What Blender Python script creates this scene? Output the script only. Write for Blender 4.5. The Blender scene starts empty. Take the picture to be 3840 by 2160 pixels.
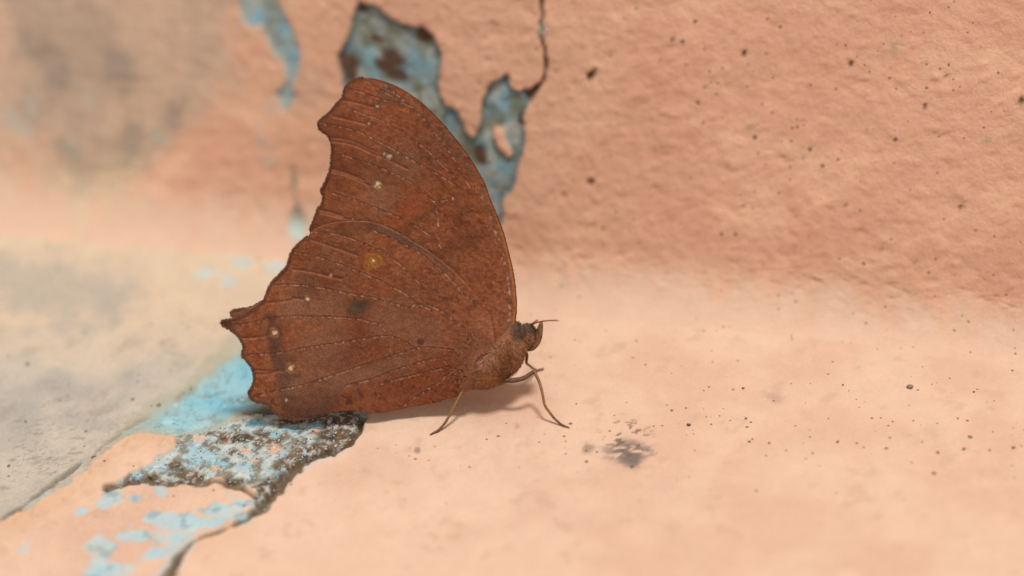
import bpy, math
import numpy as np

# ------------------------------------------------------------------ units
# everything below is written in millimetres and scaled to metres when a mesh is made
S = 0.001
rad = math.radians
sc = bpy.context.scene

# ------------------------------------------------------------------ camera
PITCH = rad(38.0)
FOC, SENS = 105.0, 36.0
FPX = FOC / SENS * 3840.0            # focal length in photo pixels
DIST = 375.7                         # camera to the butterfly, mm
cE, sE = math.cos(PITCH), math.sin(PITCH)
FWD = np.array([0.0, cE, -sE]); UPV = np.array([0.0, sE, cE]); RGT = np.array([1.0, 0.0, 0.0])
CAM = np.array([0.0, 9.7, 12.45]) - DIST * FWD
cd = bpy.data.cameras.new('camera'); cam = bpy.data.objects.new('camera', cd)
sc.collection.objects.link(cam); sc.camera = cam
cam.location = tuple(CAM * S); cam.rotation_euler = (rad(90.0) - PITCH, 0, 0)
cd.lens = FOC; cd.sensor_width = SENS; cd.clip_start = 0.01; cd.clip_end = 20.0
cd.dof.use_dof = True; cd.dof.focus_distance = (DIST - 0.8) * S; cd.dof.aperture_fstop = 6.5; cd.dof.aperture_blades = 9

# ------------------------------------------------------------------ light
wd = bpy.data.worlds.new('World'); sc.world = wd; wd.use_nodes = True
bg = wd.node_tree.nodes['Background']
bg.inputs['Color'].default_value = (1.0, 0.985, 0.965, 1); bg.inputs['Strength'].default_value = 0.56
sd_ = bpy.data.lights.new('sun', 'SUN'); sun = bpy.data.objects.new('sun', sd_); sc.collection.objects.link(sun)
sd_.energy = 2.85; sd_.angle = rad(11.0); sd_.color = (1.0, 0.98, 0.945)
sun.rotation_euler = (rad(-3.0), rad(6.0), 0)      # almost overhead
sun.location = (0, 0, 1)
sc.view_settings.view_transform = 'Standard'; sc.view_settings.look = 'None'
sc.view_settings.exposure = 0.0; sc.view_settings.gamma = 1.0; sc.view_settings.use_curve_mapping = False
sc.cycles.use_denoising = True
sc.cycles.max_bounces = 6

# ------------------------------------------------------------------ helpers: pixels to rays, noise, polygons
TILT = 0.049                                     # the ledge rises a little to the right
K = 1.4907                                       # 2576-wide preview pixels to photo pixels
def ray(u, v):
    u = np.asarray(u, float); v = np.asarray(v, float)
    return FWD + RGT * ((u - 1920) / FPX)[..., None] - UPV * ((v - 1080) / FPX)[..., None]
def on_floor(u, v, z=0.0):
    d = ray(u, v); t = (z + TILT * CAM[0] - CAM[2]) / (d[..., 2] - TILT * d[..., 0])
    return CAM + d * t[..., None]
def at_y(u, v, y):
    d = ray(u, v); t = (y - CAM[1]) / d[..., 1]
    return CAM + d * t[..., None]
LEAN = rad(32.0)                                 # the butterfly leans away a little
cL, sL = math.cos(LEAN), math.sin(LEAN)
PN = np.array([0.0, cL, -sL])                    # away from the camera
def on_wing(u, v, off=0.0):
    d = ray(u, v); off = np.asarray(off, float)
    t = (off - CAM @ PN) / (d @ PN)
    return CAM + d * t[..., None]
def zc(o, s, pts):
    p = np.array(pts, float); return np.stack([o[0] + p[:, 0] / s, o[1] + p[:, 1] / s], 1)
A1 = lambda p: zc((1150, 260), 3.019, p)
A2 = lambda p: zc((1100, 680), 3.019, p)
A3 = lambda p: zc((800, 1120), 3.019, p)
A4 = lambda p: zc((1550, 1120), 2.683, p)
A5 = lambda p: zc((1850, 1150), 7.246, p)
A7 = lambda p: zc((820, 1120), 6.0375, p)
A8 = lambda p: zc((900, 820), 3.6225, p)
FULL = lambda p: np.array(p, float) * K

def h2(ix, iy, seed):
    n = (ix.astype(np.int64) * 374761393 + iy.astype(np.int64) * 668265263 + seed * 2147483647) & 0xFFFFFFFF
    n = ((n ^ (n >> 13)) * 1274126177) & 0xFFFFFFFF
    n = n ^ (n >> 16)
    n = (n * 2246822519) & 0xFFFFFFFF
    return ((n ^ (n >> 15)) & 0xFFFFFF) / float(0xFFFFFF)
def vn(x, y, seed=0):
    ix, iy = np.floor(x), np.floor(y); fx, fy = x - ix, y - iy
    ix, iy = ix.astype(np.int64), iy.astype(np.int64)
    fx = fx * fx * fx * (fx * (fx * 6 - 15) + 10); fy = fy * fy * fy * (fy * (fy * 6 - 15) + 10)
    a = h2(ix, iy, seed) * (1 - fx) + h2(ix + 1, iy, seed) * fx
    b = h2(ix, iy + 1, seed) * (1 - fx) + h2(ix + 1, iy + 1, seed) * fx
    return (a * (1 - fy) + b * fy) * 2 - 1
def fbm(x, y, size, octv=4, seed=0, gain=0.5):
    o = 0; a = 1.0; t = 0; f = 1.0 / size; ca, sa = math.cos(0.6), math.sin(0.6)
    for i in range(octv):
        o = o + a * vn((x * ca - y * sa) * f + 17.3 * i, (x * sa + y * ca) * f - 9.1 * i, seed + i * 7)
        t += a; a *= gain; f *= 2.03
    return o / t * 1.6
def ss(a, b, x):
    t = np.clip((x - a) / (b - a), 0, 1); return t * t * (3 - 2 * t)
def seg_d(x, y, pts, closed=False):
    pts = np.asarray(pts, float); n = len(pts); best = np.full(x.shape, 1e18)
    for i in range(n if closed else n - 1):
        ax, ay = pts[i]; bx, by = pts[(i + 1) % n]; dx, dy = bx - ax, by - ay
        t = np.clip(((x - ax) * dx + (y - ay) * dy) / (dx * dx + dy * dy + 1e-12), 0, 1)
        best = np.minimum(best, (x - ax - t * dx) ** 2 + (y - ay - t * dy) ** 2)
    return np.sqrt(best)
def inside(x, y, pts):
    pts = np.asarray(pts, float); c = np.zeros(x.shape, bool); n = len(pts)
    for i in range(n):
        x1, y1 = pts[i]; x2, y2 = pts[(i + 1) % n]
        if y1 == y2: continue
        c ^= ((y1 > y) != (y2 > y)) & (x < (x2 - x1) * (y - y1) / (y2 - y1) + x1)
    return c
def sdist(x, y, pts):
    d = seg_d(x, y, pts, True); return np.where(inside(x, y, pts), -d, d)
def lin(r, g, b, k=1.0):
    c = np.array([r, g, b], float) / 255.0
    return np.where(c <= 0.04045, c / 12.92, ((c + 0.055) / 1.055) ** 2.4) * k
def mix(c, col, m):
    m = np.clip(m, 0, 1)[..., None]; return c * (1 - m) + col * m
def smooth_poly(pts, n=4, closed=False):
    p = np.asarray(pts, float); out = []; N = len(p)
    for i in range(N if closed else N - 1):
        g = lambda j: p[j % N] if closed else p[min(max(j, 0), N - 1)]
        a, b, c, d = g(i - 1), g(i), g(i + 1), g(i + 2)
        for k in range(n):
            t = k / n
            out.append(0.5 * (2 * b + (c - a) * t + (2 * a - 5 * b + 4 * c - d) * t * t + (3 * b - a - 3 * c + d) * t ** 3))
    if not closed: out.append(p[-1])
    return np.array(out)

# ------------------------------------------------------------------ helpers: meshes, materials, objects
def mesh_obj(name, verts, faces, mat, parent=None, tint=None, extra=None, smooth=True):
    """verts in mm; faces an (n,3) / (n,4) array or a list of tuples"""
    me = bpy.data.meshes.new(name)
    verts = np.asarray(verts, float) * S
    if isinstance(faces, np.ndarray):
        nf, k = faces.shape
        me.vertices.add(len(verts)); me.vertices.foreach_set('co', verts.astype(np.float32).ravel())
        me.loops.add(nf * k); me.loops.foreach_set('vertex_index', faces.astype(np.int32).ravel())
        me.polygons.add(nf)
        me.polygons.foreach_set('loop_start', np.arange(0, nf * k, k, dtype=np.int32))
        me.polygons.foreach_set('loop_total', np.full(nf, k, dtype=np.int32))
        me.update(calc_edges=True)
    else:
        me.from_pydata([tuple(v) for v in verts], [], [tuple(int(i) for i in f) for f in faces]); me.update()
    me.validate()
    if smooth: me.polygons.foreach_set('use_smooth', np.ones(len(me.polygons), bool))
    if tint is not None:
        a = me.attributes.new('tint', 'FLOAT_COLOR', 'POINT')
        a.data.foreach_set('color', np.concatenate([np.clip(tint, 0.002, 0.95), np.ones((len(tint), 1))], 1).astype(np.float32).ravel())
    for k2, arr in (extra or {}).items():
        a = me.attributes.new(k2, 'FLOAT', 'POINT'); a.data.foreach_set('value', np.asarray(arr, np.float32))
    me.materials.append(mat)
    o = bpy.data.objects.new(name, me); sc.collection.objects.link(o)
    if parent is not None: o.parent = parent
    return o
def grid_faces(nx, ny):
    i, j = np.meshgrid(np.arange(nx - 1), np.arange(ny - 1), indexing='ij')
    a = i * ny + j
    return np.stack([a, a + ny, a + ny + 1, a + 1], -1).reshape(-1, 4)

class NT:
    def __init__(self, name):
        self.m = bpy.data.materials.new(name); self.m.use_nodes = True
        self.t = self.m.node_tree; self.b = self.t.nodes['Principled BSDF']
    def n(self, typ, **kw):
        nd = self.t.nodes.new(typ)
        for k, v in kw.items(): setattr(nd, k, v)
        return nd
    def l(self, a, b): self.t.links.new(a, b)
    def attr(self, name): return self.n('ShaderNodeAttribute', attribute_name=name)
    def pos(self, sx=1.0, sy=1.0, sz=1.0):       # object coordinates in mm
        tc = self.n('ShaderNodeTexCoord'); mp = self.n('ShaderNodeMapping')
        mp.inputs['Scale'].default_value = (1000 * sx, 1000 * sy, 1000 * sz)
        self.l(tc.outputs['Object'], mp.inputs['Vector']); return mp.outputs['Vector']
    def noise(self, vec, scale, detail=3.0, rough=0.6):
        nd = self.n('ShaderNodeTexNoise'); nd.inputs['Scale'].default_value = scale
        nd.inputs['Detail'].default_value = detail; nd.inputs['Roughness'].default_value = rough
        self.l(vec, nd.inputs['Vector']); return nd.outputs['Fac']
    def ramp(self, x, a, b, va=0.0, vb=1.0):
        nd = self.n('ShaderNodeMapRange', clamp=True)
        for i, v in zip(('From Min', 'From Max', 'To Min', 'To Max'), (a, b, va, vb)): nd.inputs[i].default_value = v
        self.l(x, nd.inputs['Value']); return nd.outputs['Result']
    def math(self, op, a, b):
        nd = self.n('ShaderNodeMath', operation=op)
        for i, v in enumerate((a, b)):
            if isinstance(v, (int, float)): nd.inputs[i].default_value = v
            else: self.l(v, nd.inputs[i])
        return nd.outputs[0]
    def mul(self, col, fac):                     # colour times a scalar
        nd = self.n('ShaderNodeVectorMath', operation='SCALE')
        self.l(col, nd.inputs[0]); self.l(fac, nd.inputs['Scale']); return nd.outputs[0]
    def mixc(self, fac, a, b):
        nd = self.n('ShaderNodeMix', data_type='RGBA')
        self.l(fac, nd.inputs[0]); self.l(a, nd.inputs[6])
        if isinstance(b, tuple): nd.inputs[7].default_value = b + (1,)
        else: self.l(b, nd.inputs[7])
        return nd.outputs[2]
    def bump(self, height, dist, strength=1.0, prev=None):
        nd = self.n('ShaderNodeBump'); nd.inputs['Distance'].default_value = dist * S
        if isinstance(strength, (int, float)): nd.inputs['Strength'].default_value = strength
        else: self.l(strength, nd.inputs['Strength'])
        self.l(height, nd.inputs['Height'])
        if prev is not None: self.l(prev, nd.inputs['Normal'])
        return nd.outputs['Normal']
    def done(self, col, rough=0.8, spec=0.25, normal=None):
        self.l(col, self.b.inputs['Base Color'])
        if isinstance(rough, (int, float)): self.b.inputs['Roughness'].default_value = rough
        else: self.l(rough, self.b.inputs['Roughness'])
        self.b.inputs['Specular IOR Level'].default_value = spec
        if normal is not None: self.l(normal, self.b.inputs['Normal'])
        return self.m

def plaster_material():
    m = NT('painted_plaster'); p = m.pos(); col = m.attr('tint').outputs['Color']
    gr = m.attr('grain').outputs['Fac']; sp = m.attr('speck').outputs['Fac']
    fine = m.noise(p, 2.6, 4, 0.65); mid = m.noise(p, 0.35, 4, 0.6)
    amp = m.ramp(gr, 0, 1, 0.10, 0.55)
    f = m.math('ADD', m.math('MULTIPLY', m.math('SUBTRACT', fine, 0.5), amp), 1.0)
    f = m.math('MULTIPLY', f, m.ramp(mid, 0.3, 0.7, 0.955, 1.04))
    col = m.mul(col, f)
    # dust specks: small dark dots, one in a few cells
    for scale, size, keep in ((0.55, 0.21, 0.40), (1.25, 0.24, 0.55)):
        v = m.n('ShaderNodeTexVoronoi', feature='F1'); v.inputs['Scale'].default_value = scale; m.l(p, v.inputs['Vector'])
        sep = m.n('ShaderNodeSeparateColor'); m.l(v.outputs['Color'], sep.inputs[0])
        patch = m.ramp(m.noise(p, 0.07, 3, 0.6), 0.42, 0.62, 0.15, 1.0)
        pick = m.math('LESS_THAN', sep.outputs[0], m.math('MULTIPLY', m.math('MULTIPLY', sp, patch), keep))
        r = m.math('MULTIPLY', sep.outputs[1], size)
        wob = m.math('ADD', v.outputs['Distance'], m.math('MULTIPLY', m.math('SUBTRACT', fine, 0.5), 0.22))
        dot = m.math('LESS_THAN', wob, r)
        col = m.mixc(m.math('MULTIPLY', m.math('MULTIPLY', dot, pick), 0.75), col, (0.075, 0.055, 0.035))
    nb = m.bump(m.noise(p, 0.8, 6, 0.66), 0.55, m.ramp(gr, 0, 1, 0.30, 0.85))
    nb = m.bump(fine, 0.10, m.ramp(gr, 0, 1, 0.35, 1.0), nb)
    return m.done(col, 0.82, 0.22, nb)
def wing_material(name):
    m = NT(name); p = m.pos(); col = m.attr('tint').outputs['Color']
    f1 = m.noise(p, 5.5, 3, 0.7); f2 = m.noise(p, 1.3, 4, 0.6)
    f = m.math('MULTIPLY', m.ramp(f1, 0.3, 0.7, 0.60, 1.40), m.ramp(f2, 0.3, 0.7, 0.82, 1.18))
    nb = m.bump(f1, 0.06, 0.8); nb = m.bump(f2, 0.10, 0.5, nb)
    m.b.inputs['Sheen Weight'].default_value = 0.12; m.b.inputs['Sheen Roughness'].default_value = 0.5
    m.b.inputs['Sheen Tint'].default_value = (1, 0.8, 0.68, 1)
    return m.done(m.mul(col, f), 0.72, 0.2, nb)
def tint_material(name, rough=0.7, spec=0.25, scale=4.0, lo=0.8, hi=1.2, bump=0.05):
    m = NT(name); p = m.pos(); col = m.attr('tint').outputs['Color']; n1 = m.noise(p, scale, 3, 0.65)
    return m.done(m.mul(col, m.ramp(n1, 0.25, 0.75, lo, hi)), rough, spec, m.bump(n1, bump, 0.7))
M_PLASTER = plaster_material()
M_WING = wing_material('wing_scales')
M_BODY = tint_material('body_cuticle', 0.75, 0.2, 3.5, 0.6, 1.35, 0.10)
M_HAIR = tint_material('hair', 0.6, 0.3, 2.0, 0.9, 1.1, 0.0)
M_LEG = tint_material('leg_scales', 0.6, 0.3, 6.0, 0.65, 1.3, 0.05)
M_GRIT = tint_material('grit', 0.85, 0.2, 3.0, 0.7, 1.3, 0.15)

AK = np.array([0.755, 0.80, 0.85])                                        # photo colour of the lit ledge to albedo
VK = np.array([1.08, 1.03, 0.93])                                        # photo colour of upright faces to albedo
def fl(r, g, b): return lin(r, g, b, AK)
def wl(r, g, b): return lin(r, g, b, np.array([1.06, 1.09, 1.17]))
def wc(r, g, b): return lin(r, g, b, VK)

# ------------------------------------------------------------------ ledge (one sheet, broken and worn)
def fp(pts, z=0.0):
    p = FULL(pts); return on_floor(p[:, 0], p[:, 1], z)[:, :2]
def axis(parts):
    out = [np.arange(a, b, s) for a, b, s in parts]; return np.concatenate(out + [[parts[-1][1]]])
gx = axis([(-900, -200, 50), (-200, -84, 6), (-84, -62, 0.6), (-62, 22, 0.25), (23, 78, 0.55), (78, 200, 6), (200, 900, 50)])
gy = axis([(-900, -120, 40), (-120, -52, 5), (-52, -36, 0.5), (-36, 8, 0.25), (8, 50, 0.5), (50, 60, 2), (60, 110, 4)])
X, Y = [a.ravel() for a in np.meshgrid(gx, gy, indexing='ij')]
BROKEN = fp([(440, 1096), (520, 1083), (600, 1050), (650, 1030), (740, 1030), (850, 1020), (940, 1030), (925, 1050), (905, 1090),
             (882, 1120), (800, 1150), (755, 1172), (722, 1200), (707, 1240), (668, 1285), (610, 1322), (570, 1337), (625, 1285),
             (648, 1250), (612, 1216), (540, 1210), (480, 1224), (400, 1218), (350, 1222), (300, 1222), (262, 1232), (300, 1206),
             (378, 1172), (398, 1146), (432, 1132)], -0.5)
EDGE = fp([(-260, 1500), (0, 1322), (130, 1238), (215, 1186), (285, 1118), (350, 1092), (440, 1098), (520, 1084), (600, 1052),
           (650, 1034), (720, 1010), (770, 960), (800, 900), (800, 820), (770, 700), (740, 560), (700, 300)], -0.3)
LEFT_POLY = np.concatenate([EDGE, [[-400, 300], [-900, 100], [-900, -300]]])
BLUE = fp([(300, 1120), (345, 1092), (440, 1100), (520, 1086), (610, 1052), (690, 1020), (760, 960), (730, 880), (660, 850),
           (605, 850), (535, 912), (455, 975), (375, 1032), (315, 1078)], -1.4)
MIXZ = fp([(262, 1234), (350, 1222), (480, 1226), (612, 1220), (650, 1250), (630, 1285), (565, 1338), (500, 1362), (455, 1400),
           (420, 1470), (100, 1560), (-60, 1480), (0, 1400), (120, 1325), (190, 1280)], -0.4)
CRACK = fp([(915, 1060), (900, 1095), (880, 1124), (800, 1154), (755, 1176), (722, 1206), (700, 1246), (655, 1286), (610, 1318),
            (570, 1337), (505, 1358), (465, 1384), (442, 1412), (425, 1449), (380, 1520)], -0.6)
CRACK2 = fp([(640, 1252), (600, 1226), (545, 1214), (500, 1222), (430, 1216), (385, 1208), (345, 1214), (275, 1228)], -0.6)
EDGE_LINE = fp([(-100, 1392), (0, 1318), (100, 1240), (180, 1180), (240, 1130), (300, 1088), (370, 1040), (430, 1000), (500, 955), (570, 908), (612, 872)], -1.5)

j1 = fbm(X, Y, 2.2, 4, 11); j2 = fbm(X, Y, 0.9, 3, 23)
dB = sdist(X, Y, BROKEN) + 0.55 * j1 + 0.28 * j2
dE = sdist(X, Y, LEFT_POLY) + 0.45 * j1 + 0.15 * j2        # < 0: the low side
dBlue = sdist(X, Y, BLUE) + 0.9 * fbm(X, Y, 3.0, 4, 31)
dM = sdist(X, Y, MIXZ) + 0.4 * j1
dC = seg_d(X, Y, CRACK); dC2 = seg_d(X, Y, CRACK2)
dL = seg_d(X, Y, EDGE_LINE)
lowside = ss(0.25, -0.5, dE)
# heights
und = (0.16 * fbm(X, Y, 14, 3, 41) + 0.05 * fbm(X, Y, 3, 4, 43)) * ss(0, 7, np.interp(X, [-900, -76, -32, 3, 67, 900], [60, 38, 33, 21, 6, -100]) - Y) - 0.03
Z = und.copy()
slope = 1.0 * ss(0.3, -0.25, dE) + 1.3 * ss(0, -7, dE)
back = np.interp(X, [-900, -76, -32, 3, 67, 900], [60, 38, 33, 21, 6, -100])
slope = slope * ss(back - 1, back - 16, Y)
Z -= slope
brk = ss(0.10, -0.22, dB)
rough = fbm(X, Y, 1.9, 5, 51, 0.55)
Z = np.where(brk > 0, Z * (1 - brk) + brk * (Z * 0.6 - 0.40 + 0.22 * rough), Z)
wC = 0.50 + 0.95 * ss(-0.6, 1.0, fbm(X, Y, 7, 2, 61)); wC = wC * (0.7 + 0.35 * j2)
crk = ss(wC + 0.25, wC - 0.25, dC + 0.25 * j1); crk2 = ss(0.75, 0.2, dC2 + 0.4 * j1) * ss(-0.2, 0.3, fbm(X, Y, 5, 2, 63) + 0.35)
Z -= 1.0 * crk * (1 + 0.3 * rough) + 0.6 * crk2
mz = ss(0.2, -0.3, dM) * (1 - crk); Z -= 0.40 * ss(2.2, -2.0, dM) * (1 - crk) * (1 - brk)
# bumpy crust along the rolled edge
crust = ss(3.2, 0.4, np.abs(dE - 1.2)) * (1 - brk)
Z += crust * (0.50 * ss(-0.2, 0.7, fbm(X, Y, 2.8, 4, 71)) + 0.16 * fbm(X, Y, 0.8, 3, 73))
hc = fp([(690, 1030), (748, 1030), (690, 1016)], -0.8); hol = ss(1.3, 0.5, np.hypot((X - hc[0, 0]) / (hc[1, 0] - hc[0, 0]), (Y - hc[0, 1]) / (hc[2, 1] - hc[0, 1])) + 0.25 * j1)
Z -= 1.6 * hol
# groove where the grey slab meets the slope
Z -= lowside * 0.5 * ss(0.7, 0.0, dL + 0.35 * j1) * ss(-0.3, 0.4, fbm(X, Y, 4, 3, 75))
Z -= lowside * 0.10 * ss(0.25, 0.7, fbm(X, Y * 2.2, 1.6, 4, 77))
# colours
C = np.tile(fl(237, 193, 161), (len(X), 1))
C = mix(C, fl(231, 183, 152), ss(-0.4, 0.8, fbm(X, Y, 9, 4, 81)))
C = mix(C, fl(240, 197, 164), 0.6 * ss(0.1, 0.9, fbm(X, Y, 16, 3, 83)))
C = mix(C, fl(216, 170, 138), 0.45 * ss(0.5, 0.95, fbm(X, Y, 2.3, 4, 85)))
C = mix(C, fl(228, 180, 138), 0.6 * ss(5, 0.5, dE) * (X < 0))
# grey slab
g = np.tile(fl(210, 192, 170), (len(X), 1))
g = mix(g, fl(190, 176, 159), ss(-0.3, 0.7, fbm(X, Y, 8, 5, 91)))
g = mix(g, fl(230, 200, 168), 0.5 * ss(0.0, 0.6, fbm(X, Y, 15, 4, 93) + ss(2, 24, Y) * 0.9 - 0.25))
g = mix(g, fl(168, 152, 134), 0.45 * ss(0.45, 0.95, fbm(X, Y * 1.6, 3.5, 5, 95)))
wav = np.abs(fbm(X + 0.8 * j1, Y * 1.5, 1.5, 3, 96))
g = mix(g, fl(126, 110, 94), 0.6 * ss(0.10, 0.0, wav) * ss(-0.2, 0.5, fbm(X, Y, 7, 3, 98)) * ss(16, 4, np.abs(Y)))
g = mix(g, fl(130, 116, 100), 0.4 * ss(0.45, 0.85, fbm(X, Y * 1.6, 0.8, 4, 97)) * ss(14, 2, np.abs(Y)))
g = mix(g, fl(240, 204, 167), 0.75 * ss(back - 19, back - 7, Y + 2.5 * j1))
for (u, v, r_) in [(615, 664, 1.6), (515, 692, 1.5), (575, 705, 1.0), (690, 670, 1.4), (640, 640, 1.0)]:
    c_ = fp([(u, v)], -0.4)[0]; g = mix(g, fl(206, 214, 204), 0.7 * ss(r_ * 1.4, r_ * 0.4, np.hypot(X - c_[0], Y - c_[1]) + 0.8 * j1))
dP = seg_d(X, Y, fp([(0, 715), (80, 722), (180, 742), (260, 762)], -1.8))
g = mix(g, fl(182, 170, 154), 0.6 * ss(9, 1, dP + 3 * j1))
g = mix(g, fl(112, 98, 80), 0.7 * ss(0.9, 0.1, dL + 0.5 * j1) * ss(-0.4, 0.3, fbm(X, Y, 4, 3, 75)))
C = mix(C, np.ones(3) * 0, lowside * 0); C = C * (1 - lowside[:, None]) + g * lowside[:, None]
# blue paint in the trough
bl = np.tile(fl(164, 206, 210), (len(X), 1))
bl = mix(bl, fl(144, 202, 214), ss(0.0, 0.7, fbm(X, Y, 4, 4, 101)))
bl = mix(bl, fl(190, 218, 214), ss(0.1, 0.8, fbm(X, Y, 2, 4, 103)))
bl = mix(bl, fl(150, 160, 140), 0.7 * ss(0.25, 0.85, fbm(X, Y, 1.6, 5, 105) + 0.05 * dBlue))
bl = mix(bl, fl(104, 130, 132), 0.5 * ss(0.45, 0.9, fbm(X * 1.2, Y * 0.8, 0.8, 3, 107)))
bl = mix(bl, fl(168, 172, 150), 0.5 * ss(-2.6, -0.2, dBlue + 1.2 * j1))
C = mix(C, fl(186, 178, 150), 0.6 * lowside * ss(2.4, 0.6, dBlue))
C = C * (1 - (lowside * ss(0.5, -1.4, dBlue))[:, None]) + bl * (lowside * ss(0.5, -1.4, dBlue))[:, None]
C = mix(C, fl(160, 205, 205), 0.8 * ss(0.7, 0.1, np.abs(dE + 0.25)) * ss(-0.2, 0.4, j1 + 0.1) * (X < -20))
# broken patch: grey-white ground, blue and peach remains, brown plaster
b = np.tile(fl(198, 204, 194), (len(X), 1))
b = mix(b, fl(222, 216, 202), ss(0.0, 0.5, fbm(X, Y, 1.1, 4, 111)))
b = mix(b, fl(178, 206, 206), ss(0.12, 0.42, fbm(X, Y * 1.3, 3.4, 4, 113)))
b = mix(b, fl(150, 140, 122), ss(0.15, 0.5, fbm(X, Y, 1.3, 4, 115)))
def blob(lst, z=-0.5):
    r = np.zeros(len(X))
    for (u, v, ru, rv) in lst:
        c = fp([(u, v), (u + ru, v), (u, v - rv)], z); rx = np.hypot(*(c[1] - c[0])); ry = np.hypot(*(c[2] - c[0]))
        d = np.sqrt(((X - c[0, 0]) / rx) ** 2 + ((Y - c[0, 1]) / ry) ** 2)
        r = np.maximum(r, ss(1.35, 0.65, d + 0.30 * j1 + 0.22 * j2))
    return r
brown = blob([(620, 1104, 70, 17), (575, 1100, 30, 12), (800, 1136, 75, 20), (845, 1085, 45, 40), (885, 1062, 28, 20), (735, 1165, 40, 20),
              (470, 1196, 42, 18), (440, 1172, 18, 10), (700, 1222, 40, 22), (660, 1232, 40, 14), (555, 1212, 60, 7), (440, 1218, 60, 7),
              (520, 1090, 18, 8), (760, 1058, 60, 6), (690, 1110, 22, 10), (905, 1075, 20, 25), (690, 1238, 52, 18), (850, 1110, 40, 26)])
brown = np.maximum(brown, 0.8 * ss(0.50, 0.75, fbm(X, Y, 2.0, 4, 117)))
br = np.tile(fl(116, 92, 68), (len(X), 1))
br = mix(br, fl(142, 104, 70), ss(0.0, 0.6, fbm(X, Y, 1.4, 4, 119)))
br = mix(br, fl(84, 66, 50), ss(0.15, 0.6, fbm(X, Y, 0.9, 4, 121)))
br = mix(br, fl(190, 178, 160), 0.9 * ss(0.5, 0.7, fbm(X, Y, 0.8, 3, 123)))
b = b * (1 - brown[:, None]) + br * brown[:, None]
b = mix(b, fl(150, 204, 214), blob([(705, 1140, 16, 9), (735, 1080, 24, 6), (640, 1068, 22, 7), (790, 1072, 22, 5), (690, 1098, 10, 6), (770, 1100, 16, 5), (560, 1170, 20, 6)]))
b = mix(b, fl(236, 184, 148), blob([(620, 1137, 20, 7), (690, 1130, 18, 14), (680, 1140, 30, 6), (500, 1106, 14, 6), (790, 1085, 22, 4), (780, 1098, 14, 4), (545, 1180, 12, 6), (640, 1160, 14, 6)]))
b = mix(b, fl(226, 220, 208), 0.75 * ss(0.45, 0.75, fbm(X, Y, 0.6, 3, 125))); b = mix(b, fl(92, 76, 60), 0.4 * ss(0.45, 0.8, fbm(X, Y, 0.75, 3, 127)))
C = C * (1 - brk[:, None]) + b * brk[:, None]
# peach crust with blue flecks in front of the broken patch
fleck = np.maximum(0.85 * ss(0.36, 0.70, fbm(X, Y, 4.2, 4, 131)), blob([(400, 1300, 38, 18), (480, 1318, 75, 24), (560, 1290, 58, 20), (605, 1268, 34, 12), (440, 1352, 50, 20),
             (340, 1350, 40, 14), (205, 1287, 20, 8), (260, 1440, 60, 20), (340, 1255, 16, 8), (390, 1395, 36, 16), (300, 1210, 30, 10), (285, 1240, 24, 8)], -0.4))
fk = np.tile(fl(186, 208, 208), (len(X), 1)); fk = mix(fk, fl(196, 214, 208), ss(0, 0.7, fbm(X, Y, 2.5, 3, 133)))
fk = mix(fk, fl(222, 198, 172), 0.7 * ss(0.3, 0.8, fbm(X, Y, 1.2, 4, 134)))
fk = mix(fk, fl(140, 160, 160), 0.6 * ss(0.3, 0.7, fbm(X, Y, 1.5, 3, 135)))
mm = mz * (1 - brk); C = C * (1 - (fleck * mm)[:, None]) + fk * (fleck * mm)[:, None]
C = mix(C, fl(206, 210, 200), 0.75 * ss(0.9, 0.1, dC - wC) * ss(0.0, 0.35, fbm(X, Y, 3.5, 3, 137)) * (1 - brk))
C = mix(C, fl(112, 108, 92), 0.85 * hol)  # shade in the hollow under the wing tail, painted into the colour
ck = np.maximum(crk, crk2)
cc_ = mix(np.tile(fl(124, 100, 75), (len(X), 1)), fl(150, 120, 88), ss(0, 0.6, fbm(X, Y, 2, 4, 139)))
C = C * (1 - ck[:, None]) + cc_ * ck[:, None]
# grey rubbed smudge and its crumbs, black soot marks
sm = fp([(1530, 1128), (1560, 1112), (1600, 1112), (1652, 1128), (1630, 1150), (1610, 1182), (1570, 1172), (1524, 1152)])
dS = sdist(X, Y, sm)
st = fbm(X * 0.75 + Y * 0.5, Y * 2.2 - X * 0.5, 1.3, 3, 141)
smk = ss(0.9, -1.3, dS + 0.5 * j1) * ss(-0.45, 0.3, st + 0.28)
C = mix(C, fl(112, 98, 90), 0.88 * smk)
dust = ss(0.52, 0.66, fbm(X, Y * 1.5, 0.75, 2, 143)) * ss(4.6, 1.6, np.hypot(X - fp([(1575, 1105)])[0, 0], (Y - fp([(1575, 1105)])[0, 1]) * 0.8))
C = mix(C, fl(110, 92, 78), 0.8 * dust)
for (u, v, r, a) in [(1478, 1130, 0.9, .6), (1950, 1000, 1.6, .35), (1300, 1075, 0.6, .4), (1050, 1133, 0.35, .6), (1260, 975, 0.7, .2)]:
    c = fp([(u, v)])[0]; C = mix(C, fl(130, 100, 82), a * ss(r, 0.2 * r, np.hypot(X - c[0], (Y - c[1]) * 0.6) + 0.5 * r * j1))
grain = np.clip(0.20 + 0.9 * brk + 0.6 * lowside + 0.8 * ck + 0.35 * mz, 0, 1)
speck = np.clip(0.9 - 0.8 * brk, 0, 1) * np.where(X > 6, 1.0, 0.75) * ss(-22, -4, Y)
Zend = Z + TILT * np.clip(X, -140, 140)
ledge = mesh_obj('ledge', np.stack([X, Y, Zend], 1), grid_faces(len(gx), len(gy)), M_PLASTER, None, C, {'grain': grain, 'speck': speck})
ledge['kind'] = 'structure'; ledge['label'] = 'peach painted plaster ledge with a broken patch showing blue paint'

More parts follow.
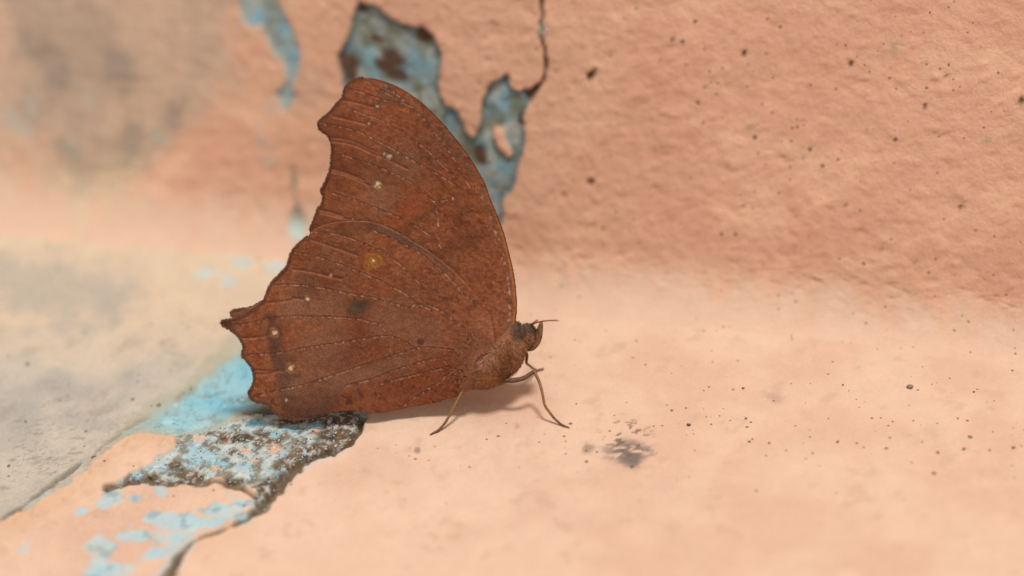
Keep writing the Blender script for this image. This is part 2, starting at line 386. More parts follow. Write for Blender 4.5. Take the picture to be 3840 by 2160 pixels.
# ------------------------------------------------------------------ wall (leans back a little, coved foot)
TOE = fp([(2576, 915), (2000, 842), (1350, 785), (1000, 722), (720, 645), (300, 610), (0, 585)])[::-1]
tx = np.concatenate([[-900, -250], TOE[:, 0], [200, 900]]); slr = (TOE[-1, 1] - TOE[-2, 1]) / (TOE[-1, 0] - TOE[-2, 0])
sll = (TOE[1, 1] - TOE[0, 1]) / (TOE[1, 0] - TOE[0, 0])
ty = np.concatenate([[TOE[0, 1] + sll * 0.4 * (-900 - TOE[0, 0]), TOE[0, 1] + sll * 0.8 * (-250 - TOE[0, 0])], TOE[:, 1],
                     [TOE[-1, 1] + slr * (200 - TOE[-1, 0]), TOE[-1, 1] + slr * (900 - TOE[-1, 0])]])
_fx = np.arange(-900, 901, 1.0); _fy = np.interp(_fx, tx, ty)
_k = np.exp(-np.linspace(-2.4, 2.4, 31) ** 2 / 2); _k /= _k.sum()
_fy = np.convolve(np.pad(_fy, 15, mode='edge'), _k, 'valid')
CR = 5.0; WL = math.tan(rad(30.0))
def wall_y(x, z):
    t = np.clip(z / CR, 0, 1)
    return np.interp(x, _fx, _fy) + CR * np.sqrt(np.clip(1 - (1 - t) ** 2, 0, 1)) + (WL + 0.35 * ss(-10, -75, x)) * np.maximum(z, 0) + 10.0 * np.minimum(z, 0)
def on_wall(pts):
    out = []
    for (u, v) in FULL(pts):
        d = ray(np.array(u), np.array(v)); t = np.linspace(330, 620, 1500); p = CAM + d * t[:, None]; p[:, 2] -= TILT * np.clip(p[:, 0], -140, 140)
        s = wall_y(p[:, 0], p[:, 2]) - p[:, 1]; i = int(np.argmax(s <= 0)); out.append((p[i, 0], p[i, 2]))
    return np.array(out)
th = np.linspace(0, math.pi / 2, 60)
wz = np.concatenate([[-0.6, -0.3, -0.1], CR * (1 - np.cos(th)), axis([(CR + 0.3, 42, 0.32), (42, 80, 2), (80, 400, 20)])])
wx = axis([(-900, -200, 50), (-200, -88, 5), (-88, -38, 0.5), (-38, 12, 0.3), (12, 84, 0.42), (84, 200, 5), (200, 900, 50)])
X, Zw = [a.ravel() for a in np.meshgrid(wx, wz, indexing='ij')]
P1 = on_wall([(903, 4), (940, 18), (985, 50), (1010, 68), (1060, 65), (1098, 88), (1111, 150), (1105, 220), (1120, 262), (1150, 290), (1172, 338),
              (1192, 352), (1206, 330), (1212, 258), (1240, 215), (1262, 205), (1275, 188), (1280, 222), (1310, 230), (1352, 220), (1345, 250), (1322, 300),
              (1312, 370), (1300, 440), (1280, 490), (1265, 520), (1258, 560), (1240, 592), (1190, 560), (1140, 470), (1050, 380), (950, 320), (862, 262), (856, 140), (880, 75)])
P2 = on_wall([(585, -40), (690, -30), (712, 40), (752, 88), (752, 180), (742, 245), (716, 272), (694, 240), (716, 190), (690, 130), (652, 80), (615, 40)])
P3 = on_wall([(734, 418), (748, 450), (742, 490), (768, 556), (764, 610), (726, 612), (722, 560), (738, 500), (728, 450)])
GR = on_wall([(-500, -300), (640, -300), (650, 70), (700, 140), (704, 235), (690, 330), (620, 350), (500, 430), (420, 480), (330, 530), (200, 575), (0, 580), (-500, 600)])
CRK = on_wall([(1356, -60), (1360, 0), (1365, 40), (1356, 80), (1369, 122), (1373, 165), (1368, 205), (1348, 232)])
j1 = fbm(X, Zw, 2.4, 4, 211); j2 = fbm(X, Zw, 0.9, 3, 223)
d1 = sdist(X, Zw, P1) + 0.35 * j1 + 0.15 * j2; d2 = sdist(X, Zw, P2) + 0.7 * j1; d3 = sdist(X, Zw, P3) + 0.4 * j1
isl = on_wall([(1240, 322), (1262, 330), (1290, 395), (1280, 405), (1250, 370)]); dI = sdist(X, Zw, isl) + 0.2 * j1
dG = sdist(X, Zw, GR) + 7.0 * fbm(X, Zw, 10, 4, 231); dK = seg_d(X, Zw, CRK)
bulb = on_wall([(1364, 82)])[0]; dBu = np.hypot((X - bulb[0]) / 0.62, (Zw - bulb[1]) / 1.25) + 0.3 * j1
m1 = ss(0.15, -0.2, d1) * (1 - ss(0.15, -0.15, dI)); m2 = ss(0.4, -0.5, d2); m3 = ss(0.3, -0.5, d3); mG = ss(3.0, -6.0, dG)
mk = ss(0.30, 0.12, dK + 0.12 * j1)
disp = 0.18 * fbm(X, Zw, 11, 3, 241) + 0.115 * fbm(X * 0.9, Zw * 1.2, 1.7, 5, 243, 0.68)
disp += 0.15 * ss(0.42, 0.95, fbm(X * 0.9, Zw * 1.4, 1.3, 3, 245)) - 0.16 * ss(0.55, 0.95, fbm(X, Zw * 1.3, 1.2, 3, 246))
disp -= (0.75 - 0.25 * fbm(X, Zw, 1.5, 4, 247)) * m1 + 0.5 * m2 + 0.5 * m3 + 0.9 * mk - 0.35 * ss(1.1, 0.6, dBu)
holes = [(1484, 196, 0.62, 1.2), (1871, 136, 0.36, .5), (2141, 160, 0.5, .4), (2384, 186, .22, .3), (1770, 217, .34, .2), (1490, 456, .5, .4),
         (1690, 98, .25, .3), (2130, 512, .34, .3), (2418, 520, .5, .3), (2216, 622, .3, .4), (2328, 268, .22, .3), (2570, 255, .5, .4), (1930, 50, .2, .2), (2408, 120, .2, .2), (1238, 55, .22, .2), (1205, 205, .2, .2), (1870, 520, .2, .2), (2020, 400, .18, .2)]
hm = np.zeros(len(X)); hk = np.zeros(len(X))
for (u, v, r, dep) in holes:
    r *= 0.8
    c = on_wall([(u, v)])[0]; q = ss(1.15 * r, 0.55 * r, np.hypot(X - c[0], Zw - c[1]) * (1 + 0.55 * j2))
    disp -= dep * q; hm = np.maximum(hm, q * min(1, 0.6 + dep))
Yw = wall_y(X, Zw) - disp * np.clip(Zw / 2.0, 0, 1)
C = np.tile(wl(210, 158, 126), (len(X), 1))
C = mix(C, wl(205, 151, 120), ss(-0.3, 0.7, fbm(X, Zw * 1.3, 12, 4, 251)))
C = mix(C, wl(216, 166, 132), ss(0.1, 0.8, fbm(X * 0.6, Zw * 1.6, 6, 4, 253)))
C = mix(C, wl(204, 144, 113), 0.3 * ss(0.45, 0.85, fbm(X, Zw, 6.5, 3, 255)))
C = mix(C, wl(196, 150, 114), 0.35 * ss(0.4, 0.8, fbm(X * 0.6, Zw * 1.8, 4, 4, 257)))
for (u, v, r) in [(2030, 590, 2.6), (1990, 490, 2.0), (1650, 195, 2.5), (2110, 130, 1.4)]:
    c = on_wall([(u, v)])[0]; C = mix(C, wl(206, 142, 113), 0.38 * ss(r * 1.2, 0.3 * r, np.hypot(X - c[0], Zw - c[1]) + 0.5 * j1))
C = mix(C, wl(194, 144, 112), 0.28 * ss(12, 5, Zw + 3 * j1) * ss(-0.3, 0.5, fbm(X * 0.5, Zw * 1.5, 7, 4, 259)))  # uneven darker band above the foot: brown smear plus painted-in shading
G = np.tile(wl(192, 157, 128), (len(X), 1))
G = mix(G, wl(172, 144, 120), ss(-0.2, 0.6, fbm(X, Zw, 9, 4, 261)))
G = mix(G, wl(208, 158, 122), 0.75 * ss(0.15, 0.7, fbm(X, Zw * 1.4, 13, 4, 263) + 0.012 * (X + 40)))
G = mix(G, wl(138, 120, 102), 0.6 * ss(0.25, 0.75, fbm(X, Zw, 6, 4, 265) - 0.010 * (X + 45)))
G = mix(G, wl(206, 180, 140), 0.5 * ss(9, 2, Zw))
C = C * (1 - mG[:, None]) + G * mG[:, None]
C = mix(C, wl(160, 168, 156), 0.4 * ss(0.62, 0.9, fbm(X, Zw, 3.2, 3, 267)) * (X < -24) * ss(20, 8, Zw))
ft = ss(5.5, 0.2, Zw + 1.6 * j1)
C = mix(C, fl(238, 192, 160) * 0.97, ft * (1 - mG)); C = mix(C, fl(230, 200, 166), 0.85 * ft * mG)  # brighter foot: shading from ledge up to wall, painted as a colour fade
b = np.tile(wl(152, 154, 142), (len(X), 1))
b = mix(b, wl(130, 164, 168), 0.8 * ss(0.25, 0.8, fbm(X, Zw, 4.0, 4, 271) + 0.55 * ss(28, 19, Zw)))
b = mix(b, wl(176, 176, 160), ss(0.1, 0.6, fbm(X, Zw, 2.4, 4, 273)))
b = mix(b, wl(126, 126, 102), 0.9 * ss(0.0, 0.5, fbm(X, Zw, 2.0, 4, 275)))
b = mix(b, wl(88, 118, 116), 0.9 * ss(0.9, 0.1, -d1) )
dk = np.zeros(len(X))
for (u, v, ru, rv) in [(882, 175, 22, 45), (990, 150, 32, 18), (965, 170, 24, 14), (1000, 195, 24, 16), (1078, 92, 34, 22), (1336, 240, 18, 16), (1025, 65, 16, 14), (950, 105, 20, 10), (1312, 300, 8, 20), (1150, 60, 4, 4), (1210, 400, 16, 22), (915, 30, 20, 10)]:
    c = on_wall([(u, v), (u + ru, v), (u, v - rv)]); rx = abs(c[1, 0] - c[0, 0]); ry = abs(c[2, 1] - c[0, 1])
    dk = np.maximum(dk, ss(1.3, 0.7, np.hypot((X - c[0, 0]) / rx, (Zw - c[0, 1]) / ry) + 0.3 * j1 + 0.15 * j2))
b = mix(b, wl(94, 62, 42), 0.95 * dk) * 0.84
C = C * (1 - m1[:, None]) + b * m1[:, None]
b2 = mix(np.tile(wl(156, 162, 150), (len(X), 1)), wl(124, 158, 164), ss(-0.1, 0.5, fbm(X, Zw, 3, 4, 281)))
b2 = mix(b2, wl(130, 132, 118), ss(0.2, 0.7, fbm(X, Zw, 2.5, 4, 283)))
C = C * (1 - m2[:, None]) + b2 * m2[:, None]
C = mix(C, wl(128, 128, 104), 0.9 * m3); C = mix(C, wl(196, 208, 194), 0.7 * m3 * ss(3.0, 1.2, Zw))
C = mix(C, wl(112, 84, 58), 0.95 * mk); C = mix(C, wl(158, 150, 132), 0.9 * ss(1.1, 0.8, dBu)); C = mix(C, wl(70, 62, 50), ss(0.35, 0.1, np.hypot(X - bulb[0] - 0.15, Zw - bulb[1] - 0.7)))
C = mix(C, wl(84, 66, 50), 0.9 * hm)
for (u, v, r) in [(1887, 320, .5), (1770, 217, .5), (1484, 212, .5), (2250, 120, .9), (2420, 520, .5), (2480, 350, .7)]:
    c = on_wall([(u, v)])[0]; C = mix(C, wl(150, 140, 108), 0.6 * ss(r, 0.4 * r, np.hypot(X - c[0], Zw - c[1]) + 0.3 * j2))
grain = np.clip(0.20 + 0.25 * (1 - ft) + 0.6 * m1 + 0.3 * mG + 0.4 * m2, 0, 1)
speck = np.clip(1.0 - m1, 0, 1) * ss(-5, 30, X) * np.clip(1.15 - mG, 0, 1)
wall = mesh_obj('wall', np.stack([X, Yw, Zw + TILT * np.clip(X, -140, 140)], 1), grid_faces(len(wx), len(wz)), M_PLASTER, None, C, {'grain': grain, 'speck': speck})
wall['kind'] = 'structure'; wall['label'] = 'peach painted plaster wall with peeled blue grey patches behind the butterfly'

# ------------------------------------------------------------------ crumbs in the broken patch (too small to pick apart)
rng = np.random.default_rng(5)
def chip(c, r, flat, rg, rot=None):
    ph = np.sort(rg.uniform(0, 2 * math.pi, 6)); rr = r * rg.uniform(0.6, 1.1, 6)
    top = np.stack([rr * np.cos(ph), rr * np.sin(ph), np.full(6, r * flat)], 1) * [0.8, 0.8, 1]
    bot = np.stack([rr * np.cos(ph), rr * np.sin(ph), np.full(6, -r * flat)], 1)
    v = np.concatenate([top, bot]); a, t = rg.uniform(-0.5, 0.5, 2)
    ca, sa, ct, st_ = math.cos(a), math.sin(a), math.cos(t), math.sin(t)
    v = v @ np.array([[1, 0, 0], [0, ca, -sa], [0, sa, ca]]) @ np.array([[ct, 0, st_], [0, 1, 0], [-st_, 0, ct]])
    f = [(0, 1, 2, 3, 4, 5), (11, 10, 9, 8, 7, 6)] + [(i, i + 6, (i + 1) % 6 + 6, (i + 1) % 6) for i in range(6)]
    return v + c, f
bx0, by0 = BROKEN.min(0); bx1, by1 = BROKEN.max(0)
def ledge_z(x, y):
    i = int(np.clip(np.searchsorted(gx, x), 1, len(gx) - 1)); j = int(np.clip(np.searchsorted(gy, y), 1, len(gy) - 1))
    return Zend[i * len(gy) + j]
V, F, T, n = [], [], [], 0
pal = [fl(214, 208, 196), fl(198, 204, 196), fl(170, 208, 212), fl(120, 96, 70), fl(84, 66, 50), fl(170, 150, 124), fl(232, 184, 150), fl(150, 200, 210), fl(60, 50, 42)]
pw = np.array([.32, .26, .14, .05, .00, .13, .05, .05, .00])
while n < 1000:
    x, y = rng.uniform(bx0, bx1), rng.uniform(by0, by1)
    if brk[int(np.clip(np.searchsorted(gx, x), 1, len(gx) - 1)) * len(gy) + int(np.clip(np.searchsorted(gy, y), 1, len(gy) - 1))] < 0.95: continue
    r = rng.uniform(0.07, 0.22) * (1 + (rng.random() < 0.05) * 0.9)
    v, f = chip(np.array([x, y, ledge_z(x, y) + 0.35 * r * rng.random()]), r, rng.uniform(0.2, 0.55), rng)
    F += [tuple(i + 12 * n for i in q) for q in f]; V.append(v); T.append(np.tile(pal[rng.choice(9, p=pw / pw.sum())] * rng.uniform(0.8, 1.1), (12, 1))); n += 1
crumbs = mesh_obj('plaster_crumbs', np.concatenate(V), F, M_GRIT, ledge, np.concatenate(T), smooth=False)
crumbs['kind'] = 'stuff'

# ------------------------------------------------------------------ grit grains lying on the ledge
grains = [((1733, 1068), 0.42, (74, 62, 48), 'dark round grit grain beside the grey rubbed smudge on the ledge', None),
          ((2290, 973), 0.75, (112, 98, 82), 'pale grey plaster chip with dark edge on the peach ledge', None),
          ((1690, 1032), 0.30, (104, 92, 70), None, 1), ((1870, 976), 0.36, (80, 78, 66), None, 1), ((1845, 979), 0.34, (120, 132, 116), None, 1),
          ((1885, 1110), 0.30, (90, 84, 64), None, 1), ((2230, 1128), 0.32, (104, 76, 58), None, 1), ((2360, 1137), 0.36, (92, 84, 56), None, 1),
          ((2550, 1125), 0.46, (112, 80, 66), None, 1), ((2425, 1127), 0.4, (100, 74, 62), None, 1), ((1450, 1017), 0.22, (96, 84, 62), None, 1),
          ((1935, 1113), 0.3, (110, 96, 72), None, 1), ((2120, 968), 0.26, (100, 76, 60), None, 1), ((2450, 985), 0.28, (92, 78, 60), None, 1),
          ((2490, 1130), 0.3, (100, 86, 66), None, 1), ((2350, 1190), 0.4, (120, 96, 74), None, 1)]
for (px, r, col, lab, g) in grains:
    r *= 0.55; col = tuple(min(255, int(c * 1.4)) for c in col)
    p = fp([px])[0]; rg = np.random.default_rng(int(px[0]))
    nu, nv = 10, 7; vs = []
    for i in range(nv):
        for k in range(nu):
            t_ = math.pi * (i + 0.02) / (nv - 1 + 0.04); a_ = 2 * math.pi * k / nu
            vs.append([math.sin(t_) * math.cos(a_), 0.8 * math.sin(t_) * math.sin(a_), 0.62 * math.cos(t_)])
    vs = np.array(vs); vs *= (r * (1 + 0.45 * fbm(vs[:, 0] * 3 + px[0], vs[:, 1] * 3 + vs[:, 2] * 2, 1.6, 3, 7)))[:, None]
    fs = [(i * nu + k, i * nu + (k + 1) % nu, (i + 1) * nu + (k + 1) % nu, (i + 1) * nu + k) for i in range(nv - 1) for k in range(nu)]
    fs += [tuple(range(nu)), tuple(range(nv * nu - 1, (nv - 1) * nu - 1, -1))]
    o = mesh_obj('grit_grain', vs, fs, M_GRIT, None, np.tile(fl(*col), (len(vs), 1)))
    o.location = (p[0] * S, p[1] * S, (ledge_z(*p) + 0.35 * r) * S)
    o['label'] = lab or 'tiny dark grit grain lying on the bare peach ledge'; o['category'] = 'grit'
    o['group'] = 'grit grains on the ledge'

# ------------------------------------------------------------------ butterfly
root = bpy.data.objects.new('butterfly', None); sc.collection.objects.link(root)
root.empty_display_size = 0.005
root['label'] = 'brown leaf-like butterfly with closed wings and small pale eyespots standing on the ledge'; root['category'] = 'butterfly'

FORE_OUT = np.concatenate([A1([(640, 92), (560, 112), (480, 165), (432, 228), (405, 330), (342, 388), (290, 460), (220, 525), (152, 582), (135, 625), (150, 672),
    (200, 716), (255, 765), (280, 830), (290, 900), (285, 980), (275, 1090), (255, 1180), (215, 1270), (182, 1336), (160, 1368)]),
    A2([(340, 150), (335, 215), (320, 278), (286, 296), (265, 360), (240, 420), (210, 500), (188, 560)])])
FORE_IN = np.array([(1166, 900), (1300, 985), (1500, 1090), (1700, 1210), (1840, 1300), (1900, 1288)], float)
FORE_COSTA = np.concatenate([A4([(985, 395), (1010, 330), (1030, 230), (1040, 120)]), A2([(2530, 1400), (2520, 1200), (2490, 1000), (2440, 790), (2390, 600), (2320, 400), (2230, 190)]),
    A1([(2030, 1310), (1950, 1160), (1860, 1010), (1760, 870), (1650, 730), (1530, 590), (1400, 460), (1270, 345), (1130, 250), (1000, 180), (870, 130), (750, 100)])])
FORE = np.concatenate([smooth_poly(FORE_OUT, 3), FORE_IN, smooth_poly(FORE_COSTA, 3)])
HIND_TOP = np.concatenate([[(1858, 1288), (1850, 1235), (1838, 1182)], A2([(2150, 1370), (2030, 1230), (1900, 1090), (1760, 960), (1620, 850), (1500, 760), (1380, 690), (1250, 610),
    (1100, 530), (980, 480), (860, 450), (730, 440), (600, 445), (470, 460), (350, 490), (260, 530), (190, 585)])])
HIND_OUT = np.concatenate([A8([(930, 235), (880, 270), (820, 320), (760, 380), (715, 440), (685, 510), (665, 580), (645, 640), (590, 705), (530, 770), (470, 830), (420, 890), (395, 950),
    (370, 1020), (345, 1085), (310, 1140), (240, 1195), (170, 1245), (100, 1290), (0, 1335)]),
    A3([(210, 228), (130, 238), (96, 262), (115, 295), (180, 330), (240, 370), (290, 420), (335, 490), (352, 550), (331, 600), (342, 650), (390, 705), (430, 750), (455, 810), (470, 870),
        (465, 930), (445, 990), (412, 1050), (417, 1100), (450, 1140), (520, 1165), (600, 1180), (650, 1215), (690, 1265), (740, 1310), (820, 1340), (900, 1355), (1000, 1350), (1120, 1327)])])
HIND_LOW = np.concatenate([A3([(1250, 1297), (1400, 1272), (1600, 1258), (1750, 1276), (1900, 1280), (2100, 1245), (2300, 1205), (2560, 1162)]),
    A4([(300, 1010), (450, 965), (525, 935), (548, 860), (598, 780), (612, 690), (606, 600), (650, 540), (720, 500)])])
HIND = np.concatenate([smooth_poly(HIND_TOP, 3), smooth_poly(HIND_OUT, 2), smooth_poly(HIND_LOW, 3)])

FV = [A1([(490, 210), (620, 250), (760, 300), (900, 345), (1020, 365), (1110, 380), (1200, 430), (1330, 560), (1450, 700), (1600, 900), (1720, 1100), (1850, 1330)]),
      A1([(470, 430), (600, 480), (700, 515), (820, 555), (950, 620), (1060, 680), (1150, 750), (1230, 800), (1390, 930), (1520, 1060), (1600, 1130), (1720, 1250)]),
      A1([(150, 600), (260, 610), (400, 640), (540, 680), (650, 720), (780, 790), (900, 850), (1040, 930), (1200, 1020), (1400, 1130), (1550, 1215), (1680, 1300)]),
      np.concatenate([A1([(310, 945), (450, 970), (600, 1020), (760, 1070), (900, 1130), (1040, 1190), (1150, 1255), (1280, 1340)]), A2([(1380, 40), (1480, 110), (1560, 190), (1600, 218), (1700, 205), (1820, 185)])]),
      A2([(450, 130), (560, 160), (700, 200), (840, 250), (960, 300), (1100, 350), (1250, 420), (1400, 500), (1500, 570), (1600, 630), (1640, 690), (1670, 740)]),
      A1([(690, 130), (800, 200), (900, 260), (1050, 330), (1110, 375)]), A1([(870, 150), (1000, 260), (1100, 340), (1200, 420)]),
      A2([(1610, 240), (1625, 360), (1640, 500), (1640, 640)])]
FF = [A1([(415, 340), (520, 355), (640, 385), (760, 420)]), A1([(300, 520), (420, 545), (560, 580), (690, 615)]),
      A1([(275, 765), (420, 775), (540, 810), (650, 860), (800, 930)]), A1([(285, 800), (400, 815), (520, 840), (640, 890), (760, 945), (900, 1000), (1150, 1120)]),
      A1([(285, 1145), (400, 1170), (500, 1200), (620, 1260), (720, 1305)]), A1([(290, 1120), (400, 1145), (520, 1185), (640, 1240)]),
      A2([(300, 340), (420, 365), (560, 400), (670, 425)]), A2([(300, 312), (420, 335), (560, 380)])]
HV = [A2([(840, 520), (960, 560), (1080, 610), (1200, 670), (1340, 740), (1480, 830), (1600, 930), (1720, 1030), (1800, 1110), (1900, 1220), (1980, 1300), (2060, 1370)]),
      A2([(200, 555), (340, 565), (500, 585), (640, 625), (780, 680), (920, 740), (1040, 790), (1150, 880), (1250, 960), (1330, 1040), (1420, 1130), (1500, 1220)]),
      np.concatenate([A2([(20, 790), (150, 810), (300, 845), (420, 890), (560, 935), (700, 990), (820, 1040), (960, 1100), (1100, 1170), (1260, 1250), (1360, 1330), (1500, 1400)]),
                      A4([(130, 40), (250, 90), (340, 140), (450, 230), (540, 280), (600, 320)])]),
      np.concatenate([A8([(480, 890), (600, 882), (760, 884)]), A2([(180, 1170), (360, 1200), (540, 1235), (700, 1265), (860, 1290), (1000, 1330), (1160, 1370), (1320, 1410)]), A3([(2300, 40), (2450, 100)])]),
      A3([(270, 275), (420, 260), (560, 225), (720, 195), (900, 185), (1100, 185), (1300, 190), (1480, 200), (1620, 212), (1760, 245), (1880, 270), (1940, 340), (2000, 400)]),
      np.concatenate([A3([(350, 625), (500, 615), (660, 605), (800, 590), (950, 560), (1100, 535), (1250, 510), (1400, 485), (1560, 460), (1720, 435), (1870, 410), (1990, 405), (2100, 435), (2200, 480), (2290, 530)]),
                      A4([(180, 470), (330, 485), (480, 500), (580, 530)])]),
      A3([(450, 1100), (560, 1065), (700, 1030), (850, 1000), (1000, 965), (1150, 920), (1300, 870), (1450, 820), (1600, 770), (1750, 720), (1900, 670), (2050, 620), (2200, 570), (2300, 540)]),
      A3([(1500, 970), (1650, 930), (1800, 890), (2000, 810), (2200, 740), (2400, 680), (2560, 650)]),
      A3([(1900, 945), (2100, 890), (2200, 868), (2400, 810), (2566, 770), (2700, 720)]),
      np.concatenate([A3([(2150, 1200), (2250, 1125), (2350, 1060), (2450, 1000)]), A4([(150, 880), (250, 830), (340, 740), (460, 670), (550, 630)])])]
HF = [A2([(210, 650), (320, 680), (430, 720), (560, 760), (720, 820)]), A2([(0, 985), (140, 1000), (300, 1030), (430, 1065), (560, 1090)]),
      A3([(330, 430), (450, 425), (560, 412), (640, 400)]), A3([(460, 795), (600, 800), (700, 805), (850, 795)]), A3([(460, 835), (600, 836), (700, 822)]),
      A8([(350, 1125), (500, 1115), (640, 1098), (760, 1075)]), A2([(0, 1305), (120, 1320)])]

def wing_tint(u, v, kind):
    n = len(u); c = np.tile(wc(119, 66, 38), (n, 1))
    lo = fbm(u, v, 150, 4, 301); md = fbm(u, v, 46, 4, 303); fi = fbm(u * 0.7 + v * 0.3, v * 1.2 - u * 0.3, 9, 3, 305)
    c = mix(c, wc(122, 78, 54), 0.5 * ss(0.0, 0.7, lo + 0.35 * md))
    c = mix(c, wc(122, 62, 33), 0.3 * ss(0.05, 0.75, -lo + 0.4 * md))
    c = mix(c, wc(90, 44, 24), 0.55 * ss(0.1, 0.8, fi))
    c = mix(c, wc(84, 40, 22), 0.55 * ss(0.25, 0.8, fbm(u * 0.45 + v * 0.25, v * 1.3 - u * 0.45, 15, 3, 309)) * ss(1300, 1650, u))
    c = mix(c, wc(144, 90, 60), 0.4 * ss(0.25, 0.8, -fi))
    c = mix(c, wc(90, 48, 28), 0.28 * ss(0.42, 0.85, fbm(u, v, 20, 4, 307)))
    def line(pts, w, col, a, soft=1.0, jit=0.0):
        nonlocal c
        d = seg_d(u, v, pts) + jit * md; c = mix(c, col, a * ss(w * (1 + soft), w * 0.3, d))
    def spot(p, r, col, a, jit=0.35):
        nonlocal c
        d = np.hypot(u - p[0], v - p[1]) / r + jit * fbm(u, v, r * 0.8, 3, 311); c = mix(c, col, a * ss(1.25, 0.6, d))
    P = lambda f, x, y: f([(x, y)])[0]
    if kind == 'fore':
        c = mix(c, wc(112, 58, 30), 0.6 * ss(1420, 1230, u + 0.05 * v))
        spot(P(A2, 1380, 230), 70, wc(132, 66, 33), 0.5); spot(P(A2, 1250, 380), 56, wc(126, 64, 34), 0.4)
        spot(P(A1, 900, 285), 34, wc(88, 58, 44), 0.7); spot(P(A1, 1080, 380), 22, wc(74, 42, 26), 0.6)
        spot(P(A1, 1150, 1080), 60, wc(122, 82, 62), 0.6); spot(P(A2, 1000, 190), 70, wc(122, 82, 62), 0.6)
        line(A2([(1620, 240), (1500, 380), (1330, 470), (1200, 640)]), 10, wc(90, 48, 28), 0.5, 1.5, 8)
        line(A2([(1500, 840), (1700, 800), (1850, 740), (1900, 680), (2100, 640)]), 24, wc(92, 46, 26), 0.5, 1.5, 14)
        dcost = seg_d(u, v, FORE_COSTA); mot = fbm(u, v, 16, 3, 313)
        c = mix(c, wc(150, 92, 52), 0.75 * ss(17, 8, dcost) * ss(900, 520, 1500 - v))
        c = mix(c, wc(92, 72, 52), 0.75 * ss(38, 28, dcost) * ss(14, 20, dcost) * ss(-0.1, 0.4, mot))
        c = mix(c, wc(168, 146, 124), 0.6 * ss(36, 30, dcost) * ss(18, 24, dcost) * ss(0.35, 0.6, -mot) * ss(600, 900, v))
        c = mix(c, wc(58, 38, 24), 0.8 * ss(6, 2, dcost))
        c = mix(c, wc(66, 36, 22), 0.6 * ss(13, 2, seg_d(u, v, FORE_OUT)))
        veins, folds = FV, FF
    else:
        c = mix(c, wc(118, 58, 30), 0.6 * ss(-20, 40, v - np.interp(u, [1000, 1300, 1650, 1860], [1560, 1445, 1345, 1275]) + 15 * md))
        c = mix(c, wc(70, 34, 20), 0.7 * ss(0.35, 0.7, fbm(u, v, 15, 3, 321)) * ss(1380, 1440, v + 0.1 * (u - 1300)))
        line(A3([(1690, 230), (1650, 400), (1560, 560), (1500, 700), (1440, 850), (1250, 960)]), 13, wc(94, 42, 22), 0.6, 1.6, 8)
        line(A3([(1700, 160), (1600, 470), (1500, 640)]), 34, wc(118, 58, 30), 0.3, 1.5, 8)
        line(A8([(880, 820), (930, 950), (800, 1080)]), 24, wc(84, 56, 46), 0.55, 1.6, 8)
        line(A3([(640, 230), (670, 400), (690, 560), (740, 700), (780, 850), (810, 1000), (840, 1130), (930, 1230), (1100, 1260)]), 22, wc(76, 48, 38), 0.85, 1.6, 10)
        line(A3([(1180, 1080), (1220, 1180), (1150, 1280), (950, 1290)]), 40, wc(66, 36, 24), 0.8, 1.2, 12)
        line(A3([(590, 260), (580, 430), (600, 560), (640, 740), (670, 900)]), 9, wc(152, 92, 60), 0.35, 1.2, 6)
        line(A3([(1250, 560), (1180, 760), (1100, 900)]), 70, wc(122, 82, 62), 0.6, 1.5, 20)
        line(A3([(900, 110), (1150, 110), (1350, 120)]), 36, wc(122, 82, 62), 0.7, 1.5, 12)
        line(A3([(2150, 700), (1950, 780), (1750, 850), (1400, 940)]), 24, wc(122, 82, 62), 0.7, 1.6, 10)
        line(A3([(1960, 200), (2200, 300), (2400, 420)]), 50, wc(122, 82, 62), 0.5, 1.5, 14)
        line(A2([(880, 480), (1000, 520), (1120, 570), (1250, 640), (1400, 710), (1550, 810), (1720, 940)]), 13, wc(84, 60, 48), 0.75, 1.0, 8)
        line(A2([(520, 520), (700, 500), (850, 500)]), 16, wc(86, 48, 28), 0.6, 1.5, 8)
        q = A3([(1540, 25), (1650, -10), (1775, 0), (1790, 40), (1740, 120), (1725, 188), (1520, 186), (1505, 140)])
        c = mix(c, wc(70, 56, 46), 0.8 * ss(10, -16, sdist(u, v, q) + 4 * md))
        spot(P(A3, 2350, 470), 12, wc(60, 42, 34), 0.8); spot(P(A2, 1190, 205), 8, wc(60, 38, 28), 0.6)
        c = mix(c, wc(168, 118, 90), 0.55 * ss(4.0, 1.2, seg_d(u, v, HIND_TOP[4:])) * (0.6 + 0.5 * fi))
        c = mix(c, wc(60, 34, 22), 0.55 * ss(10, 2, seg_d(u, v, HIND_OUT)))
        tip = P(A3, 96, 262); c = mix(c, wc(58, 40, 32), 0.85 * ss(75, 20, np.hypot(u - tip[0], (v - tip[1]) * 1.0)))
        c = mix(c, wc(150, 92, 62), 0.45 * ss(110, 30, np.hypot(u - 1850, v - 1250)))
        veins, folds = HV, HF
    c *= (0.97 + 0.14 * fbm(u, v, 230, 2, 331))[:, None]
    for i, pl in enumerate(veins):
        sp = smooth_poly(pl, 3); d = seg_d(u, v, sp); bead = fbm(u + 31 * i, v, 9, 2, 341)
        du = seg_d(u, v, sp + np.array([1.0, 4.2]))
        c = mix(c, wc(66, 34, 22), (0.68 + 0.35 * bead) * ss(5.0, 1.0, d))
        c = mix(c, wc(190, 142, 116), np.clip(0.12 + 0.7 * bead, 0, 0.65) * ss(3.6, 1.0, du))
    for i, pl in enumerate(folds):
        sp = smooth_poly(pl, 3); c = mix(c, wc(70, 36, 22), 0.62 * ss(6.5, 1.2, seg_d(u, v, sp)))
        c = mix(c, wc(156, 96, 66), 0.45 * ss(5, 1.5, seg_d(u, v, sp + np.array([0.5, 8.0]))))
    wh, oc, och = wc(206, 188, 168), wc(150, 96, 36), wc(96, 70, 56)
